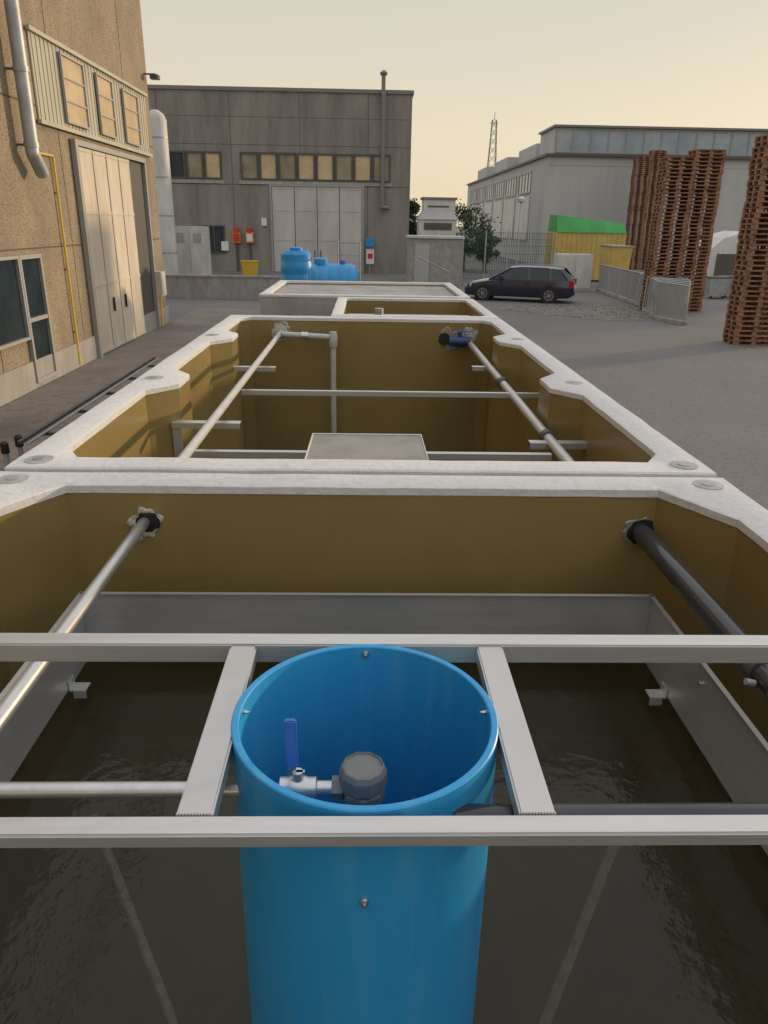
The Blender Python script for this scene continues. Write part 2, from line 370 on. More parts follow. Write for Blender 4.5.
q=Vector((pr.x,ycl,pr.z))
MB().cyl(q+Vector((-.01,0,.035)),q+Vector((-.018,0,.058)),.009,12).build('bleed_screw','galv',pp,smooth=True)
MB().cyl(q+Vector((-.038,-.05,-.01)),q+Vector((-.06,-.05,-.005)),.008,10).build('clamp_bolt','galv',pp,smooth=True)
# weir trough in tank A
wy=2.1; a=PY(80,590,wy); b=PY(652,598,wy); wz=(a.z+b.z)/2; wh=.23; wx0,wx1=a.x,b.x
w=thing('steel_weir','stainless steel overflow weir plates round the inside of the nearest tank','weir',((wx0+wx1)/2,wy,wz-wh))
def plate(p,q,name):
    p=Vector(p);q=Vector(q); d=(q-p).normalized(); nrm=Vector((-d.y,d.x,0))
    mb=MB(); L=(q-p).length; mt=Matrix(((d.x,nrm.x,0,p.x),(d.y,nrm.y,0,p.y),(0,0,1,0),(0,0,0,1)))
    mb.box((0,-.002,wz-wh),(L,.002,wz),mt); mb.box((0,-.002,wz),(L,.012,wz+.003),mt)
    return mb.build(name,'steel_plate',w)
plate((wx1,wy,0),(wx0,wy,0),'weir_plate'); plate((wx0,wy-.004,0),(wx0,-1.6,0),'weir_plate'); plate((wx1,-1.6,0),(wx1,wy-.004,0),'weir_plate')
for px,py,s in((74,687,1),(653,694,-1)):
    zq=wz-wh-.005; c=PZ(px,py,zq)
    xa=wx0+.003 if s>0 else wx1-.003
    mb=MB(); mb.box((xa,c.y-.022,zq-.002),(xa+s*.05,c.y+.022,zq+.002)); mb.box((xa,c.y-.022,zq+.0021),(xa+s*.003,c.y+.022,zq+.03)); mb.box((xa+s*.012,c.y-.0225,zq-.025),(xa+s*.05,c.y-.0195,zq-.0021)); mb.build('bracket','steel_matt',w)
for xx,s in((wx0,1),(wx1,-1)):
    MB().cyl((xx+s*.003,1.7,wz-.06),(xx+s*.009,1.7,wz-.06),.006,6).build('bolt','chrome',w)
mb=MB(); mb.box((wx1+.005,1.35,wz-.05),(1.125,1.42,wz-.045)); mb.box((wx0-.005,1.35,wz-.05),(-1.125,1.42,wz-.045)); mb.build('wall_strap','steel_matt',w)
# water surface
wl=wz-wh-.07
mb=MB(); n=48; vs=[]
for i in range(n):
    t=2*math.pi*i/n; c_,s_=math.cos(t),math.sin(t)
    vs.append((pcx+c_*(rp+.0005),cyp+s_*(rp+.0005),wl))
for i in range(n):
    t=2*math.pi*i/n; c_,s_=math.cos(t),math.sin(t)
    tx=((1.129-pcx)/c_ if c_>1e-6 else ((-1.129-pcx)/c_ if c_<-1e-6 else 1e9)); ty=((YI-.001-cyp)/s_ if s_>1e-6 else ((-2.27-cyp)/s_ if s_<-1e-6 else 1e9)); k=min(tx,ty)
    vs.append((pcx+c_*k,cyp+s_*k,wl))
mb.add(vs,[(i,(i+1)%n,n+(i+1)%n,n+i) for i in range(n)])
struct(mb.build('water','murky_water'))
# support frame
fz=H-.70
f1=PZ(370,636,fz); f2=PZ(370,648,fz); n1=PZ(370,809,fz); n2=PZ(370,829,fz)
dy_=f1.y-f2.y; f2y=max(f2.y,cyp+rp+.0015); f1y=f2y+dy_; dy_=n1.y-n2.y; n1y=min(n1.y,cyp-rp-.0015); n2y=n1y-dy_
fr_=thing('pipe_support_frame','light grey square steel tube frame clamping the blue pipe','frame',(0,(n2y+f1y)/2,fz-.035))
MB().box((-1.3,f2y,fz-.038),(1.3,f1y,fz)).build('long_bar','steel_matt',fr_,bevel=.003)
MB().box((-1.3,n2y,fz-.022),(1.3,n1y,fz)).build('long_bar','steel_matt',fr_,bevel=.003)
for (tl,tr,bl,br) in((228,252,176,214),(482,505,518,555)):
    A=PZ(tl,660,fz);B=PZ(tr,660,fz);C=PZ(br,806,fz);D=PZ(bl,806,fz)
    xc=(A.x+D.x+B.x+C.x)/4; xw=.047
    cb=MB().box((xc-xw/2,n1y+.0005,fz-.03),(xc+xw/2,f2y-.0005,fz-.001)).build('cross_bar','steel_plate',fr_,bevel=.003)
    for y in(n1y+.002,f2y-.002):
        mb=MB()
        for k in range(12):
            x=xc-xw/2+xw*(k+.5)/12; mb.lathe((x,y,fz-.001),[(.0018,-.001),(.0019,.0005),(.001,.0012)],6)
        mb.build('weld_bead','galv',cb)
for x in(-1.2,1.2):
    for y in((f1y+f2y)/2,(n1y+n2y)/2): MB().box((x-.03,y-.015,TZ+.001),(x+.03,y+.015,fz-.0385 if y>1 else fz-.0225)).build('foot','steel_matt',fr_)
# blue pipe
bp=thing('blue_pipe','large upright bright blue plastic pipe in the nearest tank','pipe',(pcx,cyp,.25))
mb=MB()
mb.tube((pcx,cyp,.5),(pcx,cyp,rimz),rp,rp-.0115,128,lip=.0018); mb.build('tube','blue_pipe',bp,smooth=True)
MB().cyl((pcx,cyp,1.9),(pcx,cyp,1.905),rp-.012,48).build('inner_plate','blue_pipe',bp)
def bolt(ang,z,inner,s_=1):
    d=Vector((math.cos(ang),math.sin(ang),0)); c=Vector((pcx,cyp,z)); rr=rp-.0115 if inner else rp
    s=-1 if inner else 1
    p=c+d*rr
    mb=MB(); mb.cyl(p,p+d*s*.002,.008*s_,16); mb.cyl(p+d*s*.002,p+d*s*.007,.006*s_,6); mb.cyl(p+d*s*.007,p+d*s*.010,.003*s_,8); mb.build('bolt','chrome',bp)
bolt(R(90),rimz-.014,True,.8); bolt(R(6),rimz-.012,True,.5); bolt(R(174),rimz-.012,True,.5); bolt(R(270),rimz-.155,False,.8)
# valve assembly inside the pipe
vz=2.555
cc=PZ(363,770,vz+.02); vc=PZ(298,781,vz)
va=thing('ball_valve_assembly','grey capped fitting and steel ball valve with blue lever inside the blue pipe','valve',(cc.x,cc.y,1.906))
MB().cyl((cc.x,cc.y,1.906),(cc.x,cc.y,vz-.03),.022,20).build('riser','pvc_grey',va,smooth=True)
MB().lathe((cc.x,cc.y,vz-.03),[(.026,0),(.033,.004),(.033,.02),(.028,.024)],8).build('union_body','pvc_grey',va)
MB().lathe((cc.x,cc.y,vz-.006),[(.032,0),(.035,.004),(.035,.026),(.031,.034),(.029,.035),(.028,.032),(.01,.032)],10).build('cap','pvc_grey',va,smooth=False)
yv=cc.y; xl=vc.x
MB().cyl((cc.x-.025,yv,vz-.012),(xl-.01,yv,vz-.012),.0105,16).build('nipple','steel',va,smooth=True)
MB().cyl((cc.x-.03,yv,vz-.012),(cc.x-.045,yv,vz-.012),.017,6).build('hex_nut','pvc_grey',va)
mb=MB(); mb.lathe((xl,yv,vz-.012),[(.012,-.028),(.016,-.026),(.016,-.014),(.018,-.01),(.018,.01),(.016,.014),(.016,.026),(.012,.028)],12,'X'); mb.cyl((xl,yv,vz-.012),(xl,yv,vz+.018),.008,12); mb.build('valve_body','steel',va,smooth=True)
mb=MB(); mb.box((xl-.014,yv-.002,vz+.012),(xl+.010,yv+.003,vz+.018)); mb.box((xl-.014,yv-.002,vz+.0181),(xl-.002,yv+.001,vz+.03)); mb.build('lever_arm','chrome',va)
mb=MB(); mb.box((xl-.0165,yv-.005,vz+.028),(xl+.0005,yv+.004,vz+.108)); mb.build('lever_handle','blue_handle',va,bevel=.002)
mb=MB(); mb.cyl((pcx+.04,cyp-rp+.013,vz-.02),(pcx+.04,cyp-rp+.04,vz-.02),.01,12); mb.build('sheen_stub','sheen_yellow',va,smooth=True)  # added stub that paints the yellowish sheen low inside the pipe
# side pipes reaching the blue pipe
l0=PZ(243,789,vz-.02)
pipe('steel_pipe','thin stainless pipe joining the left side of the blue pipe','pipe',(pcx-rp*.86,l0.y,vz-.02),(-1.12,l0.y-.004,vz-.02),.0115,'steel')
k0=PZ(600,826,fz-.06)
pipe('dark_pipe','black plastic pipe joining the right side of the blue pipe under the frame bar','pipe',(pcx+rp*.60,k0.y+.005,fz-.06),(1.12,k0.y+.005,fz-.06),.026,'black_pvc')
# ------------------------------------------------------------------ inside tank B
YBI=YB1-.12
a=PY(281,331,YBI); b=PY(455,340,YBI)
patch((a.x,YBI-.001,a.z),(0,-1,0),.085,tB,seed=3); patch((b.x-.05,YBI-.001,b.z),(0,-1,0),.10,tB,m='sheet_brown',jit=.16,seed=6); patch((b.x+.12,YBI-.002,b.z+.03),(0,-1,0),.085,tB,seed=8)
patch((a.x,YBI-.012,a.z),(0,-1,0),.06,tB,jit=.02,m='pvc_light')
MB().cyl((b.x-.10,YBI-.008,b.z+.01),(b.x-.10,YBI-.014,b.z+.01),.055,20).build('hole','black',tB)
pipe('steel_pipe','pale straight pipe running forward on the left in the long middle tank','pipe',(a.x,YBI-.015,a.z-.01),(a.x+.0,YB0+.13,a.z-.02),.021,'pvc_light')
t=thing('drop_pipe','pale elbowed pipe dropping down inside the back left of the long middle tank','pipe',(a.x,YBI-.1,a.z))
x2=PY(333,338,YBI-.15).x
mb=MB(); mb.path([(a.x+.03,YBI-.14,a.z-.01),(x2,YBI-.14,a.z-.03),(x2,YBI-.14,a.z-1.1)],.026,16); mb.build('tube','pvc_light',t,smooth=True)
MB().lathe((x2,YBI-.14,a.z-.07),[(.035,-.05),(.04,-.04),(.04,.06),(.03,.09)],16).build('elbow','pvc_light',t,smooth=True)
MB().cyl((a.x+.2,YBI-.14,a.z-.02),(a.x+.26,YBI-.14,a.z-.02),.035,16).build('coupling','steel',t,smooth=True)
bp0=(b.x+.13,YBI-.02,b.z-.02)
t=pipe('grey_pipe','grey pipe with dark couplings running forward on the right in the long middle tank','pipe',bp0,(b.x+.13,YB0+.13,b.z-.04),.027,'steel_matt',coll=((.42,.037,.08),(.74,.037,.05),(.9,.042,.1)),cm='dark_metal')
t=thing('blue_valve','dark blue valve body on the back wall of the long middle tank','valve',(b.x,YBI-.1,b.z))
vx=b.x+.03
mb=MB(); mb.lathe((vx,YBI-.10,b.z+.0),[(.025,-.10),(.04,-.095),(.04,-.05),(.05,-.03),(.05,.03),(.04,.05),(.04,.095),(.025,.10)],18,'X'); mb.build('valve_body','valve_blue',t,smooth=True)
MB().cyl((vx,YBI-.10,b.z+.04),(vx,YBI-.10,b.z+.085),.02,14).build('valve_stem','valve_blue',t,smooth=True)
MB().box((vx-.02,YBI-.115,b.z+.085),(vx+.10,YBI-.085,b.z+.097)).build('lever','blue_handle',t)
def crossbar(px0,py0,px1,py1,z,label,dy=.035):
    A=PZ(px0,py0,z);B=PZ(px1,py1,z); y=(A.y+B.y)/2
    mb=MB(); mb.box((A.x,y-.002,z-.03),(B.x,y+.002,z)); mb.box((A.x,y+.0021,z-.004),(B.x,y+dy,z)); return tag(mb.build('cross_rail','steel_matt',None),label,'rail')
crossbar(243,388,547,396,2.30,'steel angle rail crossing the long middle tank, the farther of two')
crossbar(186,450,553,456,2.27,'steel angle rail crossing the long middle tank just inside its near rim')
def brk(px0,px1,py,z,label,side,zl=.25):
    A=PZ(px0,py,z);B=PZ(px1,py,z)
    t=thing('wall_bracket',label,'bracket',(A.x,A.y,z))
    xa,xb=A.x,B.x
    mb=MB(); mb.box((xa,A.y-.035,z-.006),(xb,A.y+.02,z)); mb.box((xa,A.y-.04,z-.03),(xb,A.y-.0355,z)); mb.build('arm','steel_matt',t)
    xm=xa if side<0 else xb-.05
    mb=MB(); mb.box((xm,A.y-.03,z-zl),(xm+.05,A.y-.026,z-.0065)); mb.box((xm if side<0 else xm+.045,A.y-.0255,z-zl),(xm+.005 if side<0 else xm+.05,A.y+.02,z-.0065)); mb.build('post','steel_matt',t)
brk(228,276,366,2.28,'steel bracket on the left wall of the middle tank near its back',-1)
brk(173,241,421,2.30,'steel bracket on the left wall of the middle tank near its front',-1)
brk(472,521,366,2.28,'steel bracket on the right wall of the middle tank near its back',1)
brk(529,594,441,2.28,'steel bracket on the right wall of the middle tank near its front',1)
# steel box: flared thin-walled sheet hopper
z=2.41; A=PZ(313,434,z);B=PZ(421,436,z); y1=A.y; x0,x1=A.x,B.x; z2_=2.33; y0=YB0+.16
t=thing('steel_box','flared sheet steel hopper box standing in the long middle tank by its near rim','box',((x0+x1)/2,(y0+y1)/2,z-.6))
e0,e1=.035,.03
mb=MB(); mb.add([(x0-e0,y0,z2_),(x1+e1,y0,z2_),(x1,y1,z),(x0,y1,z),(x0-e0,y0,z2_-.005),(x1+e1,y0,z2_-.005),(x1,y1,z-.005),(x0,y1,z-.005)],[(0,1,2,3),(7,6,5,4),(0,3,7,4),(1,5,6,2),(2,6,7,3),(0,4,5,1)])
mb.build('sloping_plate','sheet_brown',t)
mb=MB(); mb.add([(x0-e0,y0,z2_-.006),(x1+e1,y0,z2_-.006),(x1,y1,z-.006),(x0,y1,z-.006),(x0+.05,y0,z-.6),(x1-.05,y0,z-.6),(x1-.05,y1,z-.6),(x0+.05,y1,z-.6)],[(0,4,5,1),(1,5,6,2),(2,6,7,3),(3,7,4,0),(4,7,6,5)]); mb.build('sides','sheet_brown',t)
mb=MB(); mb.cyl((x0,y1,z+.001),(x1,y1,z+.001),.004,6); mb.cyl((x0,y1,z+.001),(x0-e0,y0,z2_+.001),.004,6); mb.cyl((x1,y1,z+.001),(x1+e1,y0,z2_+.001),.004,6); mb.build('folded_edge','steel_matt',t)
# items in small tank C
t=thing('steel_pipe','short pale pipe lying across the small narrow tank','pipe',(cl+.12,8.3,TZ-.14))
mb=MB(); mb.cyl((cl+.12,8.3,TZ-.14),(1.13,8.3,TZ-.14),.03,12); mb.build('tube','pvc_light',t,smooth=True)
xq=PZ(378,311,TZ-.15).x
mb=MB(); mb.cyl((xq,8.3,TZ-.13),(xq,8.3,TZ-.05),.05,12); mb.build('clamp','galv',t,smooth=True)
# left outside: cable duct and stubs
p0=PZ(18,440,2.35); p1=PZ(155,356,2.35); xr=(p0.x+p1.x)/2
t=thing('cable_duct','thin dark cable duct fixed along the outer left side of the long middle tank','duct',(xr,p0.y,2.3))
mb=MB(); mb.box((xr-.012,p0.y,2.33),(xr+.008,p1.y,2.345)); mb.build('duct','dark_metal',t)
mb=MB(); mb.cyl((xr+.03,p0.y,2.33),(xr+.03,p1.y,2.33),.005,8); mb.build('cable','galv',t)
for k in range(5):
    y=p0.y+(p1.y-p0.y)*(k+.5)/5; MB().box((xr+.0085,y-.01,2.31),(-1.252,y+.01,2.325)).build('bracket','dark_metal',t)
for i,(px,py) in enumerate(((6,455),(20,448))):
    c=PZ(px,py,2.2)
    t=thing('pipe_stub',('dark pipe stub beside the middle tank, leftmost, at the frame edge','dark pipe stub beside the middle tank, at the near end of the cable duct')[i],'pipe',(c.x,c.y,0))
    MB().cyl((c.x,c.y,0),(c.x,c.y,2.24),.014,12).build('tube','galv',t,smooth=True)
    MB().lathe((c.x,c.y,2.24),[(.02,-.03),(.02,.02),(.011,.03)],12).build('cap','black',t,smooth=True)
# ------------------------------------------------------------------ left building
LB=thing('left_workshop','tall pebble concrete workshop on the left with cream folding door','building',(LX-8,19,0))
LY1=PZ(168,322,0).y; LY0=-12; LH=12.5
MB().box((LX-16,LY0,0),(LX,LY1,LH)).build('wall','facade_warm',LB)
fl=Fr((LX,0,0),(0,1,0),(1,0,0))
def LU(px,py): p=PX(px,py,LX); return p.y,p.z
mb=MB(); fl.box(mb,LY0,LY1+.02,.003,.05,0,.55); mb.build('plinth','plinth',LB)
mb=MB(); mb.box((LX-16.1,LY0-.1,LH),(LX+.1,LY1+.1,LH+.2)); mb.build('coping','coping',LB)
mb=MB()
for z in (2.7,5.45): fl.box(mb,LY0,LY1,.001,.004,z,z+.03)
for y in (LY1-2.6,LU(60,150)[0],LU(20,150)[0]-2.2): fl.box(mb,y,y+.03,.0015,.0045,.55,LH)
mb.build('panel_joint','joint',LB)
u0,zt=LU(26,34); u1,zt2=LU(143,94); zb=(LU(28,116)[1]+LU(147,154)[1])/2; zt=(zt+zt2)/2
mb=MB(); fl.box(mb,u0,u1,.005,.04,zb,zt)
k=u0+.1
while k<u1-.1: fl.box(mb,k,k+.05,.0401,.055,zb,zt); k+=.22
fl.box(mb,u0-.1,u1+.05,.041,.12,zb-.08,zb); fl.box(mb,u0-.1,u1+.05,.041,.12,zt,zt+.08)
mb.build('cladding_band','panel_green',LB)
for (a_,b_,c_,d_) in((54,50,77,128),(91,72,107,140),(118,88,133,148)):
    wu0,wz1=LU(a_,b_); wu1,_=LU(c_,(b_+8)); _,wz0=LU(c_,d_)
    wz0=max(wz0,zb+.1); wz1=min(wz1,zt-.1)
    frp=Fr((LX+.07,0,0),(0,1,0),(1,0,0)); window(frp,wu0,wu1,wz0,wz1,LB,'window_warm','frame_alu',1,3,t=.045,dep=.06)
du0,dz=LU(73,149); du1,_=LU(126,160); du2,dz2=LU(140,160)
dz=(dz+dz2)/2
mb=MB(); fl.box(mb,du0-.12,du2+.1,.004,.02,.02,dz+.1); mb.build('door_opening','black',LB)
df=MB(); fl.box(df,du0-.2,du0-.02,.021,.14,.0,dz+.12); fl.box(df,du0-.02,du2+.1,.021,.14,dz,dz+.12); fl.box(df,du2,du2+.12,.021,.13,.0,dz); df.build('door_frame','frame_alu',LB)
n=4
for i in range(n):
    a_=du0+(du1-du0)*i/n+.015; b_=du0+(du1-du0)*(i+1)/n-.015
    mb=MB(); fl.box(mb,a_,b_,.03,.075,.05,dz-.02)
    fl.box(mb,a_+.0,a_+.06,.0755,.095,.05,dz-.02)
    for z in(.05,1.7,3.4,dz-.1): fl.box(mb,a_+.061,b_,.0755,.09,z,z+.08)
    dl=mb.build('door_leaf','door_cream',LB)
    if i in(1,2):
        mb=MB(); fl.box(mb,a_+.3,a_+.34,.091,.14,1.0,1.35); mb.build('handle','black',dl)
mb=MB(); fl.box(mb,du1+.1,du2-.1,.021,.03,.05,dz-.05); mb.build('gap_shade_sheet','frame_dark',LB)  # flat dark sheet painting the shade of the open gap beside the leaves
u0,z1=LU(2,256); u1,z1b=LU(37,254); z1=(z1+z1b)/2
um=LU(14,256)[0]
window(fl,u0-2.5,um,1.0,z1,LB,'glass_teal','frame_alu',2,1,t=.06)
window(fl,um+.02,u1,.1,z1,LB,'glass_teal','frame_alu',1,2,name='glazed_door',t=.08)
z=LU(143,74)[1]
t=thing('wall_lamp','small floodlight at the top corner of the left workshop','lamp',(LX,LY1-.2,z))
MB().box((LX+.002,LY1-.3,z),(LX+.35,LY1-.25,z+.04)).build('arm','frame_dark',t); MB().box((LX+.2,LY1-.42,z-.12),(LX+.45,LY1-.14,z+.0-.002)).build('lamp_head','frame_dark',t); MB().box((LX+.23,LY1-.39,z-.128),(LX+.42,LY1-.17,z-.121)).build('lens','white_paint',t)
u,zb_=LU(22,178)
t=thing('flue_pipe','fat grey flue pipe running down the left workshop wall','pipe',(LX+.2,u,zb_))
mb=MB(); mb.path([(LX+.28,u,LH-.5),(LX+.28,u,zb_+.45),(LX+.28,u+.35,zb_+.1)],.13,16); mb.build('pipe','galv',t,smooth=True)
for z in(zb_+.6,zb_+1.9,zb_+3.5):
    MB().cyl((LX+.28,u,z-.05),(LX+.28,u,z+.05),.145,16).build('joint_ring','galv',t,smooth=True)
    MB().box((LX+.002,u-.02,z-.02),(LX+.14,u+.02,z+.02)).build('clamp','frame_dark',t)
u,z=LU(50,156); u2,_=LU(36,152)
t=thing('gas_pipe','thin yellow gas pipe running down the left workshop wall','pipe',(LX,u,0))
mb=MB(); mb.path([(LX+.06,u2,z),(LX+.06,u,z),(LX+.06,u,.05)],.026,10); mb.build('pipe','gas_yellow',t,smooth=True)
for zz in(.8,2.2,3.8): MB().box((LX+.002,u-.04,zz),(LX+.03,u+.04,zz+.03)).build('clip','frame_dark',t)
c=PX(156,285,LX+.05)
t=thing('meter_box','small beige meter box on the left workshop wall past the door','box',(LX,c.y,0))
MB().box((LX+.052,c.y-.3,1.0),(LX+.3,c.y+.3,1.75)).build('cabinet','door_cream',t); MB().box((LX+.301,c.y-.25,1.05),(LX+.31,c.y+.25,1.7)).build('lid','white_paint',t)
MB().cyl((LX+.15,c.y,.02),(LX+.15,c.y,1.0),.03,8).build('conduit','gas_yellow',t)
# ------------------------------------------------------------------ centre building
def CU(px,py,Y=CY): p=PY(px,py,Y); return p.x,p.z
cx0,_=CU(148,150); cx1,_=CU(411,150); _,ct1=CU(150,90); _,ct2=CU(410,93); CT=(ct1+ct2)/2
cx0-=6
CB=thing('grey_warehouse','flat roofed grey pebble concrete warehouse in the centre with white double doors','building',((cx0+cx1)/2,CY+10,0))
MB().box((cx0,CY,0),(cx1,CY+20,CT)).build('wall','facade_grey',CB)
fc=Fr((0,CY,0),(1,0,0),(0,-1,0))
mb=MB(); mb.box((cx0-.08,CY-.1,CT),(cx1+.1,CY+20.1,CT+.22)); mb.build('coping','coping',CB)
mb=MB()
wxs=[CU(p,150)[0] for p in(160,231,300,368)]
for x in wxs: fc.box(mb,x-.02,x+.02,.0015,.005,.0,CT)
zz=CU(300,146)[1]; fc.box(mb,cx0,cx1,.001,.004,zz,zz+.04); zz=CU(300,118)[1]; fc.box(mb,cx0,cx1,.001,.004,zz,zz+.03)
zz=CU(300,186)[1]
for a_,b_ in((cx0,CU(270,190)[0]),(CU(364,190)[0],cx1)): fc.box(mb,a_,b_,.001,.004,zz,zz+.05)
mb.build('panel_joint','joint',CB)
wz0=CU(300,181)[1]; wz1=CU(300,153)[1]
a_=CU(168,165)[0]; b_=CU(222,165)[0]
mb=MB(); fc.box(mb,a_-.1,b_+.1,.004,.06,wz0-.25,wz0-.02); fc.box(mb,CU(240,165)[0]-.1,CU(391,165)[0]+.1,.004,.06,wz0-.25,wz0-.02); mb.build('sill_band','plinth',CB)
for i in range(3): window(fc,a_+(b_-a_)*i/3+.03,a_+(b_-a_)*(i+1)/3-.03,wz0,wz1,CB,('glass_dark','window_smoke','window_warm')[i],'frame_dark',1,1,t=.12)
a_=CU(240,165)[0]; b_=CU(391,165)[0]
for i in range(8): window(fc,a_+(b_-a_)*i/8+.03,a_+(b_-a_)*(i+1)/8-.03,wz0,wz1,CB,'window_warm' if i in(1,3,4,6) else 'window_smoke','frame_dark',1,1,t=.12)
d0=CU(272,200)[0]; d1=CU(362,200)[0]; dzt=CU(318,187)[1]
mb=MB(); fc.box(mb,d0-.15,d0,.003,.12,0,dzt+.15); fc.box(mb,d1,d1+.15,.003,.12,0,dzt+.15); fc.box(mb,d0,d1,.004,.12,dzt,dzt+.15); mb.build('door_frame','frame_alu',CB)
for i in range(4):
    a_=d0+(d1-d0)*i/4+.025; b_=d0+(d1-d0)*(i+1)/4-.025
    mb=MB(); fc.box(mb,a_,b_,.004,.05,.03,dzt-.01)
    fc.box(mb,a_,a_+.1,.0505,.075,.03,dzt-.01); fc.box(mb,b_-.1,b_,.0505,.075,.03,dzt-.01)
    for z in(.03,2.1,4.0,dzt-.16): fc.box(mb,a_+.101,b_-.101,.0505,.07,z,z+.14)
    dl=mb.build('door_leaf','door_white',CB)
    if i==1 or i==2:
        mb=MB(); fc.box(mb,(b_-.2 if i==1 else a_+.16),(b_-.16 if i==1 else a_+.2),.076,.13,1.0,1.5); mb.build('handle','black',dl)
mb=MB()
for f in(.25,.5,.75): fc.box(mb,d0+(d1-d0)*f-.024,d0+(d1-d0)*f+.024,.003,.02,.03,dzt)
mb.build('leaf_gap','black',CB)
x0,z1=CU(203,225); x1,z0=CU(226,253); window(fc,x0,x1,z0,z1,CB,'glass_dark','frame_dark',2,1,t=.09)
x,zt=CU(384,70,CY-.5); _,zb_=CU(384,208,CY-.5)
t=thing('chimney_flue','slim grey metal flue on the front of the grey warehouse rising above its roof','chimney',(x,CY-.4,zb_))
mb=MB(); mb.path([(x+.45,CY-.3,zb_),(x,CY-.4,zb_+.05),(x,CY-.4,zt-.3)],.15,14); mb.build('pipe','coping',t,smooth=True)
MB().lathe((x,CY-.4,zt-.3),[(.15,0),(.2,.02),(.26,.12),(.26,.16),(.1,.3)],14).build('cowl','coping',t,smooth=True)
for z in(zb_+1.5,zb_+4,zb_+6.5): MB().box((x-.03,CY-.25,z),(x+.03,CY-.003,z+.06)).build('clamp','frame_dark',t)
for i,(px,py,lb) in enumerate(((237,236,'orange and red fire hose cabinet on the warehouse wall, the left one'),(250,236,'orange and red fire hose cabinet on the warehouse wall, nearer the white doors'))):
    x,z=CU(px,py,CY); t=thing('hose_cabinet',lb,'cabinet',(x,CY,z-.4))
    MB().box((x-.27,CY-.22,z-.45),(x+.27,CY-.003,z+.25)).build('body','orange',t); MB().box((x-.2,CY-.24,z-.35),(x+.2,CY-.221,z+.15)).build('front_pane','sign_white' if i else 'red',t)
    MB().lathe((x,CY-.12,z+.251),[(.16,0),(.16,.25),(.05,.35)],12).build('top_drum','red',t,smooth=True)
    MB().box((x-.05,CY-.1,0),(x+.05,CY-.003,z-.451)).build('post','frame_dark',t)
for i,(px,py,w_,h_,lb) in enumerate(((225,246,.5,.6,'small white notice on the warehouse wall beside the dark window'),(264,222,.35,.5,'small white notice on the warehouse wall just left of the white doors'))):
    x,z=CU(px,py,CY-.12); tag(MB().box((x-w_/2,CY-.135,z-h_/2),(x+w_/2,CY-.002,z+h_/2)).build('notice_board','sign_white'),lb,'sign')
x,z=CU(250,264,50); t=thing('yellow_bin','low yellow plastic bin in front of the grey warehouse','bin',(x,50,0))
MB().loft([[(x-.4,49.7,0),(x+.4,49.7,0),(x+.4,50.3,0),(x-.4,50.3,0)],[(x-.5,49.6,.9),(x+.5,49.6,.9),(x+.5,50.4,.9),(x-.5,50.4,.9)]]).build('body','gas_yellow',t); MB().box((x-.53,49.57,.901),(x+.53,50.43,.96)).build('lid','gas_yellow',t)
x,z=CU(370,238,CY-.4); _,zb_=CU(370,247,CY-.4); _,zs1=CU(371,249,CY-.4); _,zs0=CU(371,264,CY-.4)
t=thing('safety_sign','small white sign board under a blue box, right of the warehouse doors','sign',(x,CY-.4,0))
MB().cyl((x,CY-.35,0),(x,CY-.35,z),.04,8).build('post','galv',t); MB().box((x-.28,CY-.62,zb_),(x+.28,CY-.4,z)).build('blue_box','blue_tank',t,bevel=.04); MB().box((x-.25,CY-.43,zs0),(x+.3,CY-.40,zs1)).build('board','sign_white',t)
MB().box((x-.15,CY-.436,zs0+.35),(x+.2,CY-.431,zs1-.3)).build('red_symbol','red',t)
x,zt=CU(155,112,46); t=thing('white_silo','tall white cylindrical silo between the left workshop and the grey warehouse','silo',(x,46,0))
r_=abs(CU(171,180,46)[0]-x)
MB().lathe((x,46,0),[(r_,0),(r_,zt-.4),(r_*.8,zt-.1),(r_*.3,zt+.1)],28).build('shell','white_paint',t,smooth=True)
for z in(1.5,3.5,5.5,7.5): MB().tube((x,46,z),(x,46,z+.06),r_+.02,r_-.01,28).build('hoop','galv',t)
x0,zt=CU(171,226,47); x1,_=CU(205,226,47); t=thing('electrical_cabinet','tall white equipment cabinet standing left of the grey warehouse window','cabinet',((x0+x1)/2,47,0))
MB().box((x0,47,0),(x1,48.2,zt)).build('body','white_paint',t,bevel=.03)
for i in range(2):
    a_=x0+(x1-x0)*i/2+.06; b_=x0+(x1-x0)*(i+1)/2-.06; d_=MB().box((a_,46.96,.2),(b_,46.999,zt-.15)).build('door','white_paint',t)
    mb=MB()
    for k in range(7): mb.box((a_+.2,46.94,zt-.9+k*.08),(b_-.2,46.959,zt-.87+k*.08))
    mb.build('vent','frame_alu',d_)
A=PZ(168,298,0);B=PZ(276,301,0); zt=PY(200,277,A.y).z
t=thing('low_wall','low concrete boundary wall left of the blue water tanks','wall',((A.x+B.x)/2,A.y,0))
MB().box((A.x-4,A.y,0),(B.x+1,A.y+.25,zt)).build('wall','tank_concrete',t); MB().box((A.x-4.03,A.y-.04,zt+.001),(B.x+1.04,A.y+.29,zt+.08)).build('coping','kerb_stone',t)
